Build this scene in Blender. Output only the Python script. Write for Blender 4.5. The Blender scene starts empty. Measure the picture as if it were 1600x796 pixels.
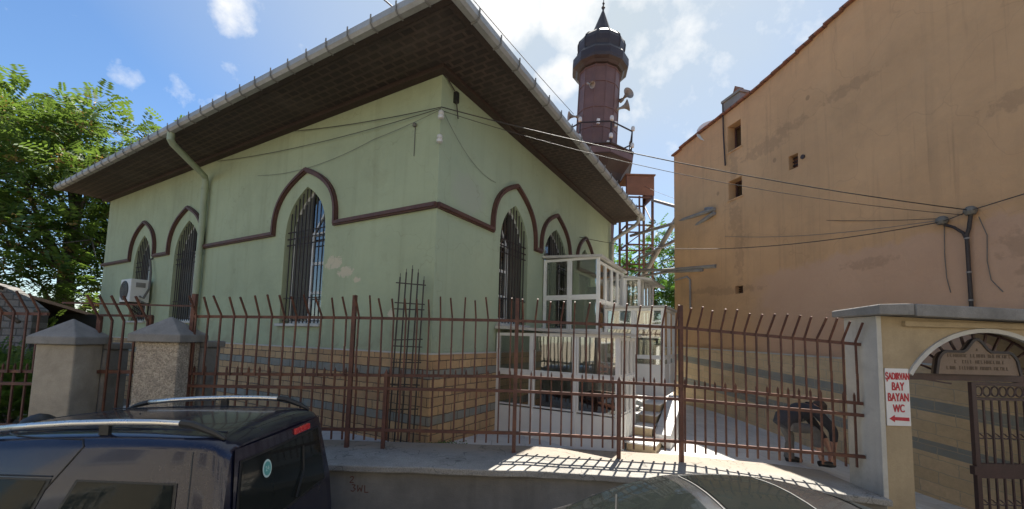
import bpy, bmesh, math, random
from mathutils import Vector, Matrix, Euler, noise
from mathutils.geometry import tessellate_polygon
R = math.radians
PI = math.pi
SC = bpy.context.scene
COL = SC.collection
random.seed(7)

# ------------------------------------------------------------------ camera
CAM_H = 2.5
th, ro = R(4.6), R(1.5)
fw = Vector((0, math.cos(th), math.sin(th)))
up0 = Vector((0, -math.sin(th), math.cos(th)))
rt = Vector((1, 0, 0)) * math.cos(ro) + up0 * math.sin(ro)
up = Vector((1, 0, 0)) * -math.sin(ro) + up0 * math.cos(ro)
cd = bpy.data.cameras.new('camera')
cam = bpy.data.objects.new('camera', cd)
COL.objects.link(cam)
M = Matrix((rt, up, -fw)).transposed().to_4x4()
M.translation = (0, 0, CAM_H)
cam.matrix_world = M
cd.sensor_width = 36
cd.lens = 14.4
cd.shift_y = 0.05
cd.clip_start = 0.05
cd.clip_end = 2000
SC.camera = cam

# ------------------------------------------------------------------ materials
class NT:
    """short-hand for building node trees"""
    def __init__(s, name):
        s.m = bpy.data.materials.new(name)
        s.m.use_nodes = True
        s.t = s.m.node_tree
        s.t.nodes.clear()
        s.out = s.t.nodes.new('ShaderNodeOutputMaterial')
        s._tc = None
    def n(s, typ, ins=None, **props):
        nd = s.t.nodes.new('ShaderNode' + typ)
        for k, v in props.items():
            setattr(nd, k, v)
        for k, v in (ins or {}).items():
            s.set(nd.inputs[k], v)
        return nd
    def set(s, sock, v):
        if isinstance(v, bpy.types.NodeSocket):
            s.t.links.new(v, sock)
        elif isinstance(v, (tuple, list)) and sock.type == 'RGBA' and len(v) == 3:
            sock.default_value = (*v, 1)
        else:
            sock.default_value = v
    @property
    def obj(s):
        if s._tc is None:
            s._tc = s.n('TexCoord')
        return s._tc.outputs['Object']
    def math(s, op, a, b=0.0, c=None, clamp=False):
        nd = s.n('Math', {0: a, 1: b}, operation=op, use_clamp=clamp)
        if c is not None:
            s.set(nd.inputs[2], c)
        return nd.outputs[0]
    def noise(s, scale, detail=4, rough=.6, vec=None, dist=0.0):
        nd = s.n('TexNoise', {'Vector': vec or s.obj, 'Scale': scale, 'Detail': detail, 'Roughness': rough, 'Distortion': dist})
        return nd.outputs['Fac']
    def ramp(s, v, a, b, c=0.0, d=1.0):
        return s.n('MapRange', {'Value': v, 'From Min': a, 'From Max': b, 'To Min': c, 'To Max': d}, clamp=True).outputs[0]
    def mix(s, f, a, b, mode='MIX'):
        nd = s.n('Mix', data_type='RGBA', blend_type=mode)
        s.set(nd.inputs[0], f)
        s.set(nd.inputs[6], a)
        s.set(nd.inputs[7], b)
        return nd.outputs[2]
    def xyz(s, vec=None):
        nd = s.n('SeparateXYZ', {0: vec or s.obj})
        return nd.outputs
    def comb(s, x, y, z):
        return s.n('CombineXYZ', {0: x, 1: y, 2: z}).outputs[0]
    def mapping(s, scale=(1, 1, 1), loc=(0, 0, 0), rot=(0, 0, 0)):
        return s.n('Mapping', {'Vector': s.obj, 'Scale': scale, 'Location': loc, 'Rotation': rot}).outputs[0]
    def bump(s, h, strength=.3, dist=.02):
        return s.n('Bump', {'Height': h, 'Strength': strength, 'Distance': dist}).outputs[0]
    def principled(s, col, rough=.8, normal=None, metal=0.0, **kw):
        ins = {'Base Color': col, 'Roughness': rough, 'Metallic': metal}
        if normal is not None:
            ins['Normal'] = normal
        ins.update(kw)
        p = s.n('BsdfPrincipled', ins)
        s.t.links.new(p.outputs[0], s.out.inputs[0])
        return s.m

def sc(c, k):
    return tuple(max(0, min(1, x * k)) for x in c)

def mk(name, col, rough=.75, var=.18, scale=3, fine=40, bump=.25, metal=0.0, dirt=None, dirt_amt=.5, streak=0.0, **kw):
    """weathered surface: broad and fine colour variation, optional dirt, fine bump"""
    t = NT(name)
    a = t.noise(scale, 5)
    b = t.noise(fine, 3)
    c = t.mix(t.ramp(a, .3, .7), sc(col, 1 - var), sc(col, 1 + var))
    c = t.mix(t.ramp(b, .35, .75, 0, .35), c, sc(col, 1 - 1.6 * var))
    if dirt is not None:
        d = t.noise(scale * .6, 7, .7, dist=.6)
        c = t.mix(t.ramp(d, .5, .72, 0, dirt_amt), c, dirt)
    if streak:
        v = t.mapping((6, 6, .35))
        c = t.mix(t.ramp(t.noise(1.0, 5, vec=v), .5, .8, 0, streak), c, sc(col, .45))
    r = t.ramp(b, .3, .7, max(0, rough - .08), min(1, rough + .08))
    return t.principled(c, r, t.bump(b, bump, .01), metal, **kw)

def blotch(t, x, z, cx, cz, rx, rz, nz, amp=.6, soft=.25):
    """irregular patch mask around (cx, cz) in wall coordinates"""
    dx = t.math('DIVIDE', t.math('SUBTRACT', x, cx), rx)
    dz = t.math('DIVIDE', t.math('SUBTRACT', z, cz), rz)
    d = t.math('ADD', t.math('MULTIPLY', dx, dx), t.math('MULTIPLY', dz, dz))
    d = t.math('ADD', d, t.math('MULTIPLY', t.math('SUBTRACT', nz, .5), amp * 6))
    return t.ramp(d, 1 - soft, 1 + soft, 1, 0)

def add_masks(t, ms):
    r = ms[0]
    for m in ms[1:]:
        r = t.math('MAXIMUM', r, m)
    return r

def mat_green():
    t = NT('pale_green_stucco')
    o = t.xyz()
    col = (.405, .455, .29)
    a = t.noise(.45, 6, .65)
    b = t.noise(55, 3)
    c = t.mix(t.ramp(a, .32, .7), sc(col, .84), sc(col, 1.1))
    # rain streaks below eaves and general grime
    st = t.noise(1.0, 6, .6, vec=t.mapping((3.5, 3.5, .22)))
    c = t.mix(t.ramp(st, .52, .78, 0, .42), c, (.24, .25, .15))
    g = t.noise(1.7, 7, .7, dist=.8)
    c = t.mix(t.ramp(g, .55, .75, 0, .35), c, (.27, .27, .16))
    spl = t.math('MULTIPLY', t.ramp(o[2], 2.2, 3.1, 1, 0), t.ramp(g, .4, .65, 0, .7))
    c = t.mix(spl, c, (.25, .235, .16))
    return t, o, c, b

def mat_green_left():
    t, o, c, b = mat_green()
    nz = t.noise(11, 9, .78)
    # flaked paint next to the big window and near the corner (shape of the peel, not shading)
    peel = add_masks(t, [blotch(t, o[0], o[2], x, z, rx, rz, nz, 1.25, .05) for x, z, rx, rz in (
        (-2.62, 3.92, .24, .13), (-2.25, 3.72, .22, .10), (-1.9, 3.55, .10, .05), (-.95, 2.9, .08, .07))])
    c = t.mix(peel, c, (.58, .52, .37))
    # a grimy vertical band beside the downpipe and a repainted panel
    crack = t.n('TexVoronoi', {'Vector': t.n('VectorMath', {0: t.obj, 1: t.n('TexNoise', {'Vector': t.obj, 'Scale': 2.0}).outputs['Color']}, operation='ADD').outputs[0], 'Scale': .55}, feature='DISTANCE_TO_EDGE').outputs[0]
    c = t.mix(t.ramp(crack, .0, .005, .25, 0), c, (.15, .15, .1))
    h = t.math('ADD', t.math('SUBTRACT', b, t.math('MULTIPLY', peel, 1.5)), t.math('MULTIPLY', t.noise(3.5, 5, .6), 6.0))
    return t.principled(c, .85, t.bump(h, .3, .012))

def mat_green_right():
    t, o, c, b = mat_green()
    c = t.mix(.3, c, (.33, .43, .345))  # cooler tint: blue skylight on this side, put into the paint colour
    nz = t.noise(5, 5)
    c = t.mix(blotch(t, o[0], o[2], .9, 5.2, .5, .35, nz, .4, .6), c, (.38, .42, .32))
    crack = t.n('TexVoronoi', {'Vector': t.n('VectorMath', {0: t.obj, 1: t.n('TexNoise', {'Vector': t.obj, 'Scale': 2.0}).outputs['Color']}, operation='ADD').outputs[0], 'Scale': .4}, feature='DISTANCE_TO_EDGE').outputs[0]
    c = t.mix(t.ramp(crack, .0, .005, .22, 0), c, (.15, .15, .1))
    return t.principled(c, .85, t.bump(t.math('ADD', b, t.math('MULTIPLY', t.noise(3.5, 5, .6), 6.0)), .3, .012))

def mat_blocks(name, c1, c2, band, bw, bh, mortar, mcol, slope=0.0, bands=(), rough=.9, bstr=.7, dirt=(.12, .1, .07), dirt_amt=.35):
    """split-faced stone blocks in courses along local X / Z, some courses of another stone"""
    t = NT(name)
    o = t.xyz()
    z = t.math('SUBTRACT', o[2], t.math('MULTIPLY', o[0], slope)) if slope else o[2]
    wob = t.math('MULTIPLY', t.math('SUBTRACT', t.noise(9, 4, .6), .5), .035)
    wob2 = t.math('MULTIPLY', t.math('SUBTRACT', t.noise(8, 4, .6, vec=t.mapping((1, 1, 1), (5, 2, 9))), .5), .05)
    br = t.n('TexBrick', {'Vector': t.comb(t.math('ADD', o[0], wob2), t.math('ADD', z, wob), 0.0), 'Color1': c1, 'Color2': c2, 'Mortar': mcol, 'Scale': 1.0,
                          'Mortar Size': mortar, 'Mortar Smooth': .25, 'Bias': 0.0, 'Brick Width': bw, 'Row Height': bh})
    br.offset = .5
    c = br.outputs['Color']
    m = None
    for z0, z1 in bands:
        k = t.math('MULTIPLY', t.math('GREATER_THAN', z, z0), t.math('LESS_THAN', z, z1))
        m = k if m is None else t.math('MAXIMUM', m, k)
    gr = t.noise(3, 4)
    if m is not None:
        inb = t.math('MULTIPLY', m, t.math('SUBTRACT', 1.0, br.outputs['Fac']))
        bc = t.mix(gr, sc(band, .75), sc(band, 1.25))
        c = t.mix(inb, c, bc)
    a = t.noise(14, 6, .7)
    c = t.mix(t.ramp(a, .35, .75, 0, .45), c, sc(c1, .55))
    d = t.noise(1.1, 6, .7, dist=.5)
    c = t.mix(t.ramp(d, .52, .74, 0, dirt_amt), c, dirt)
    h = t.math('ADD', t.math('MULTIPLY', br.outputs['Fac'], -1.4), t.math('MULTIPLY', a, 1.1))
    return t.principled(c, rough, t.bump(h, bstr, .03))

def mat_ochre():
    t = NT('ochre_render')
    o = t.xyz()
    col = (.585, .345, .175)
    a = t.noise(.35, 6, .65)
    b = t.noise(45, 3)
    c = t.mix(t.ramp(a, .3, .7), sc(col, .82), sc(col, 1.12))
    g = t.noise(.9, 7, .72, dist=.7)
    c = t.mix(t.ramp(g, .5, .78, 0, .45), c, (.36, .23, .12))
    st = t.noise(1.0, 6, .6, vec=t.mapping((3, 3, .12)))
    c = t.mix(t.ramp(st, .55, .8, 0, .4), c, (.30, .2, .11))
    nz = t.noise(2.6, 7, .7)
    fn = t.noise(7, 5)
    dr = t.noise(1.0, 7, .65, vec=t.mapping((9, 9, .3)))
    c = t.mix(t.ramp(dr, .56, .74, 0, .4), c, (.26, .16, .085))
    fd = t.noise(.8, 5, .6, vec=t.mapping((1, 1, 1), (7, 3, 1)))
    c = t.mix(t.ramp(fd, .52, .62, 0, .3), c, (.60, .36, .19))
    wv = t.n('TexVoronoi', {'Vector': t.n('VectorMath', {0: t.obj, 1: t.n('TexNoise', {'Vector': t.obj, 'Scale': 1.5}).outputs['Color']}, operation='ADD').outputs[0], 'Scale': .5}, feature='DISTANCE_TO_EDGE').outputs[0]
    c = t.mix(t.ramp(wv, .0, .006, .22, 0), c, (.25, .15, .08))
    # lower, pinker repaint with an irregular diagonal upper edge
    edge = t.math('ADD', t.math('MULTIPLY', o[0], .07), 4.58)
    zz = t.math('ADD', o[2], t.math('MULTIPLY', t.math('SUBTRACT', nz, .5), .8))
    pm = t.ramp(t.math('SUBTRACT', zz, edge), -.07, .07, 1, 0)
    xm = t.ramp(t.math('ADD', o[0], t.math('MULTIPLY', t.math('SUBTRACT', nz, .5), 1.2)), -4.9, -4.2, 0, 1)
    pink = t.mix(t.ramp(a, .3, .7), (.50, .30, .185), (.58, .365, .235))
    c = t.mix(t.math('MULTIPLY', pm, xm), c, pink)
    # soot and damp marks
    dark = add_masks(t, [blotch(t, o[0], o[2], x, z, rx, rz, fn, 1.3, .5) for x, z, rx, rz in (
        (-5.3, 7.55, .12, .8), (-5.3, 6.0, .18, .5), (-4.3, 7.55, .7, .16), (-3.6, 7.75, .5, .12), (-5.15, 5.2, .14, .9),
        (-5.5, 4.0, .9, .10), (-6.4, 4.1, .6, .08), (.35, 3.7, .3, .5), (.1, 4.1, .25, .2), (-2.2, 7.9, .5, .12), (.3, 6.3, .5, .14),
        (-2.0, 4.15, .4, .1))])
    c = t.mix(t.math('MULTIPLY', dark, .32), c, (.24, .15, .085))
    holes = add_masks(t, [blotch(t, o[0], o[2], x, z, .05, .06, fn, .1, .2) for x, z in (
        (-3.1, 8.2), (-4.0, 7.1), (-5.9, 6.9))])
    c = t.mix(t.math('MULTIPLY', holes, .4), c, (.13, .08, .05))
    # fallen-plaster band at the very top edge
    return t.principled(c, .88, t.bump(t.math('ADD', b, t.math('MULTIPLY', t.noise(3.0, 6, .65), 8.0)), .32, .012))

def mat_wood_lattice():
    """dark stained soffit boards carrying a raised lattice"""
    t = NT('dark_lattice_boards')
    o = t.xyz()
    br = t.n('TexBrick', {'Vector': t.comb(o[0], o[1], 0.0), 'Color1': (.034, .022, .016), 'Color2': (.05, .032, .024), 'Mortar': (.095, .062, .045),
                          'Scale': 1.0, 'Mortar Size': .026, 'Mortar Smooth': .1, 'Brick Width': .25, 'Row Height': .15})
    br.offset = .5
    n = t.noise(2.2, 6, .7)
    c = t.mix(t.ramp(n, .35, .7, 0, .75), br.outputs['Color'], (.034, .025, .02))
    c = t.mix(t.ramp(t.noise(.7, 6, .7, dist=.8), .5, .7, 0, .4), c, (.13, .10, .08))
    return t.principled(c, .75, t.bump(br.outputs['Fac'], .8, .02))

def mat_glass(name, tint=(.55, .6, .58), gloss=1.0, base=.06):
    t = NT(name)
    fr = t.n('Fresnel', {'IOR': 1.55}).outputs[0]
    tr = t.n('BsdfTransparent', {'Color': tint})
    nz = t.bump(t.noise(1.2, 2), .06, .05)
    gl = t.n('BsdfGlossy', {'Color': (gloss, gloss, gloss), 'Roughness': .03, 'Normal': nz})
    k = t.math('ADD', t.math('MULTIPLY', fr, 1.7), base, clamp=True)
    mx = t.n('MixShader', {0: k, 1: tr.outputs[0], 2: gl.outputs[0]})
    t.t.links.new(mx.outputs[0], t.out.inputs[0])
    return t.m

def mat_leaf(name, c1, c2, trans=.35):
    t = NT(name)
    rnd = t.n('NewGeometry').outputs['Random Per Island']
    n = t.noise(.5, 3)
    c = t.mix(rnd, c1, c2)
    c = t.mix(t.ramp(n, .4, .65, 0, .5), c, sc(c1, .8))
    d = t.n('BsdfPrincipled', {'Base Color': c, 'Roughness': .55})
    tl = t.n('BsdfTranslucent', {'Color': t.mix(.5, c, sc(c2, 1.5))})
    mx = t.n('MixShader', {0: trans, 1: d.outputs[0], 2: tl.outputs[0]})
    t.t.links.new(mx.outputs[0], t.out.inputs[0])
    return t.m

def mat_paint(name, col, rough=.22, coat=1.0):
    t = NT(name)
    n = t.noise(3, 5)
    dust = t.noise(60, 4)
    c = t.mix(t.ramp(n, .45, .8, 0, .3), col, tuple(x + .03 for x in col))
    c = t.mix(t.ramp(dust, .5, .8, 0, .14), c, (.2, .18, .15))
    return t.principled(c, t.ramp(n, .3, .7, rough, rough + .08), None, .25, **{'Coat Weight': coat, 'Coat Roughness': .06})

def mat_marble():
    t = NT('pale_marble_paving')
    o = t.xyz()
    br = t.n('TexBrick', {'Vector': t.comb(o[0], o[1], 0.0), 'Color1': (.56, .55, .53), 'Color2': (.62, .61, .59), 'Mortar': (.33, .32, .3), 'Scale': 1.0,
                          'Mortar Size': .006, 'Brick Width': .6, 'Row Height': .4})
    n = t.noise(2, 7, .7)
    c = t.mix(t.ramp(n, .45, .75, 0, .4), br.outputs['Color'], (.36, .35, .33))
    return t.principled(c, .55, t.bump(n, .08, .01))

def mat_asphalt():
    t = NT('worn_asphalt')
    a = t.noise(.6, 6)
    b = t.noise(160, 3)
    c = t.mix(t.ramp(a, .3, .7), (.045, .045, .047), (.075, .072, .07))
    c = t.mix(t.ramp(b, .5, .75, 0, .5), c, (.14, .135, .13))
    return t.principled(c, .9, t.bump(b, .4, .01))

def mat_aggregate():
    t = NT('exposed_aggregate_concrete')
    v = t.n('TexVoronoi', {'Vector': t.obj, 'Scale': 60.0})
    g = t.n('SeparateColor', {0: v.outputs['Color']}).outputs[0]
    c = t.mix(g, (.24, .20, .155), (.54, .46, .36))
    n = t.noise(3, 6, .7)
    c = t.mix(t.ramp(n, .5, .75, 0, .5), c, (.17, .15, .13))
    return t.principled(c, .92, t.bump(v.outputs['Distance'], .6, .012))

def mat_ledge():
    t = NT('rough_cement_coping')
    a = t.noise(1.2, 7, .7)
    b = t.noise(70, 4)
    c = t.mix(t.ramp(a, .35, .7), (.25, .235, .21), (.40, .375, .335))
    c = t.mix(t.ramp(b, .47, .66, 0, .65), c, (.15, .14, .122))
    yy = t.math('ADD', t.xyz()[1], t.math('MULTIPLY', a, .5))
    c = t.mix(t.ramp(yy, 6.15, 6.4, 0, .75), c, (.30, .25, .20))
    gd = t.noise(5, 7, .75)
    c = t.mix(t.ramp(gd, .55, .7, 0, .5), c, (.15, .14, .115))
    cv = t.n('TexVoronoi', {'Vector': t.n('VectorMath', {0: t.obj, 1: t.n('TexNoise', {'Vector': t.obj, 'Scale': 3.0}).outputs['Color']}, operation='ADD').outputs[0], 'Scale': .9}, feature='DISTANCE_TO_EDGE').outputs[0]
    c = t.mix(t.ramp(cv, .0, .012, .7, 0), c, (.07, .065, .055))
    return t.principled(c, .93, t.bump(b, .5, .012))

def mat_retaining():
    t = NT('grimy_grey_render')
    a = t.noise(1.0, 7, .7)
    b = t.noise(50, 4)
    st = t.noise(1.0, 6, vec=t.mapping((4, 4, .4)))
    c = t.mix(t.ramp(a, .35, .7), (.165, .155, .14), (.27, .255, .23))
    c = t.mix(t.ramp(st, .5, .75, 0, .5), c, (.09, .083, .075))
    return t.principled(c, .93, t.bump(b, .35, .012))

def mat_tiles():
    t = NT('clay_roof_tiles')
    o = t.xyz()
    br = t.n('TexBrick', {'Vector': t.obj, 'Color1': (.30, .12, .07), 'Color2': (.22, .09, .055), 'Mortar': (.08, .04, .03), 'Scale': 1.0,
                          'Mortar Size': .012, 'Brick Width': .22, 'Row Height': .3})
    n = t.noise(2, 6)
    c = t.mix(t.ramp(n, .45, .7, 0, .5), br.outputs['Color'], (.13, .09, .07))
    return t.principled(c, .85, t.bump(br.outputs['Fac'], .6, .03))

MATS = {
    'green_l': mat_green_left(), 'green_r': mat_green_right(), 'ochre': mat_ochre(), 'lattice': mat_wood_lattice(),
    'green': mk('pale_green_paint', (.37, .42, .29), .7, .12, 2, 40, .15, dirt=(.2, .2, .14), dirt_amt=.3),
    'brick': mat_blocks('split_stone_plinth', (.64, .42, .215), (.45, .275, .14), (.25, .265, .235), .36, .15, .008, (.06, .05, .04),
                        0, ((1.05, 1.20), (1.80, 1.95))),
    'clad': mat_blocks('beige_stone_cladding', (.70, .52, .31), (.60, .44, .255), (.25, .262, .235), .52, .2, .006, (.42, .36, .26), -.075,
                       ((.68, .88), (1.36, 1.56)), bstr=.45, dirt_amt=.25),
    'brown': mk('chestnut_brown_trim', (.105, .047, .034), .6, .22, 3, 40, .15, dirt=(.05, .03, .025), dirt_amt=.5),
    'darkwood': mk('dark_brown_board', (.05, .03, .022), .7, .2, 3, 30, .2),
    'gutter': mk('galvanised_gutter', (.40, .39, .37), .55, .16, 2, 30, .1, .25, dirt=(.2, .18, .15), dirt_amt=.5),
    'rust': mk('rusty_brown_iron', (.105, .042, .029), .62, .35, 5, 60, .35, dirt=(.22, .09, .042), dirt_amt=.75),
    'iron': mk('dark_iron', (.035, .026, .023), .6, .25, 5, 60, .25, dirt=(.07, .03, .02), dirt_amt=.4),
    'pvc': mk('white_window_plastic', (.76, .76, .73), .4, .05, 2, 40, .03, dirt=(.5, .49, .44), dirt_amt=.35),
    'glass': mat_glass('window_glass', (.74, .77, .73), 1.0, .15), 'dkglass': mat_glass('dark_window_glass', (.16, .18, .17)),
    'carglass': mk('tinted_car_glass', (.014, .017, .016), .05, .1, 2, 40, .0, **{'IOR': 1.27}),
    'marble': mat_marble(), 'asphalt': mat_asphalt(), 'agg': mat_aggregate(), 'ledge': mat_ledge(), 'retain': mat_retaining(), 'tiles': mat_tiles(),
    'cap': mk('grey_cement_cap', (.235, .225, .21), .92, .22, 3, 60, .4, dirt=(.11, .1, .09), dirt_amt=.5),
    'plaster': mk('stained_white_plaster', (.53, .51, .46), .88, .12, 2, 50, .2, dirt=(.24, .22, .19), dirt_amt=.55, streak=.3),
    'sand': mk('sandstone_coloured_render', (.41, .32, .20), .9, .14, 1.6, 50, .25, dirt=(.22, .17, .11), dirt_amt=.5, streak=.2),
    'soil': mk('dry_courtyard_soil', (.20, .16, .11), .95, .2, 2, 40, .4),
    'conc': mk('weathered_concrete', (.25, .24, .22), .92, .2, 2, 40, .35, dirt=(.12, .11, .1), dirt_amt=.5),
    'minaret': mk('oxblood_painted_metal', (.15, .080, .065), .55, .18, 1.2, 30, .1, dirt=(.06, .035, .032), dirt_amt=.5, streak=.4),
    'lead': mk('dark_lead_sheet', (.055, .041, .039), .5, .25, 1.5, 30, .12, .3, dirt=(.03, .026, .03), dirt_amt=.4),
    'steel': mk('grey_galvanised_steel', (.27, .25, .23), .65, .2, 4, 40, .15, .1, dirt=(.2, .12, .08), dirt_amt=.5),
    'rustsheet': mk('rust_orange_sheet', (.20, .085, .045), .75, .25, 2, 30, .25, dirt=(.13, .05, .03), dirt_amt=.6),
    'white': mk('off_white_enamel', (.70, .69, .65), .45, .06, 3, 40, .05, dirt=(.5, .47, .4), dirt_amt=.4),
    'porc': mk('white_porcelain', (.62, .60, .56), .3, .1, 6, 40, .05, dirt=(.3, .28, .24)),
    'black': mk('black_plastic', (.018, .018, .018), .5, .15, 5, 60, .1),
    'cable': mk('black_cable_sheath', (.055, .043, .034), .6, .2, 6, 60, .1),
    'greycable': mk('faded_grey_cable', (.15, .14, .12), .7, .2, 6, 60, .1),
    'chrome': mk('satin_aluminium', (.72, .70, .66), .32, .0, 5, 50, .0, .95),
    'vanpaint': mat_paint('midnight_blue_paint', (.009, .011, .030), .2, .45),
    'carpaint': mat_paint('graphite_paint', (.030, .030, .031), .2, .4),
    'tyre': mk('tyre_rubber', (.02, .02, .02), .85, .2, 5, 60, .3),
    'red': mk('red_lamp_plastic', (.62, .03, .03), .25, .05, 5, 60, .02, **{'Coat Weight': .6}),
    'signwhite': mk('white_sign_board', (.72, .71, .70), .5, .06, 4, 40, .05, dirt=(.5, .48, .45), dirt_amt=.4),
    'signred': mk('red_sign_paint', (.45, .02, .035), .5, .1, 6, 40, .03),
    'plaque': mk('carved_stone_plaque', (.21, .15, .105), .7, .12, 3, 50, .25, dirt=(.17, .12, .08)),
    'plaquetext': mk('dark_engraved_paint', (.11, .075, .048), .7, .1, 8, 50, .05),
    'teal': mk('teal_sticker', (.10, .36, .33), .4, .1, 20, 60, .0),
    'tealwhite': mk('white_sticker_print', (.58, .72, .68), .4, .05, 20, 60, .0),
    'graffiti': mk('faded_red_scrawl', (.16, .075, .062), .9, .2, 12, 60, .1),
    'bark': mk('grey_brown_bark', (.10, .075, .055), .95, .25, 3, 30, .6),
    'leaf_a': mat_leaf('ailanthus_leaves', (.045, .098, .014), (.135, .20, .03), .45),
    'leaf_seed': mat_leaf('ochre_seed_clusters', (.20, .15, .03), (.30, .17, .04), .25),
    'leaf_b': mat_leaf('bright_leaves', (.045, .11, .014), (.10, .20, .03), .45),
    'skin': mk('skin', (.55, .31, .22), .55, .08, 8, 60, .05),
    'jacket': mk('black_jacket_cloth', (.040, .041, .050), .9, .2, 8, 80, .3),
    'trousers': mk('grey_trouser_cloth', (.15, .145, .14), .92, .15, 8, 80, .3),
    'cap_cloth': mk('dark_cap_cloth', (.085, .062, .05), .92, .2, 8, 80, .3),
    'opp': mk('beige_street_facade', (.64, .55, .41), .88, .12, .6, 40, .2, dirt=(.3, .26, .2), dirt_amt=.4, streak=.2),
    'opp2': mk('cream_street_facade', (.68, .61, .49), .88, .12, .6, 40, .2, dirt=(.3, .26, .2), dirt_amt=.4, streak=.2),
    'shade_boards': mk('grey_brown_shade_boards', (.10, .095, .075), .75, .2, 4, 40, .2),
    'pillar': mk('warm_cement_render', (.36, .315, .25), .92, .18, 3, 60, .4, dirt=(.16, .14, .11), dirt_amt=.5),
    'gatepaint': mk('dark_red_brown_gate_paint', (.055, .026, .022), .5, .25, 5, 60, .2),
    'rubble': mat_blocks('old_rubble_wall', (.17, .16, .15), (.24, .225, .21), (.2, .2, .2), .38, .22, .02, (.09, .085, .08), bstr=.9),
    'dark': mk('dark_interior', (.03, .028, .026), .9, .2, 3, 40, .1),
}

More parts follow.
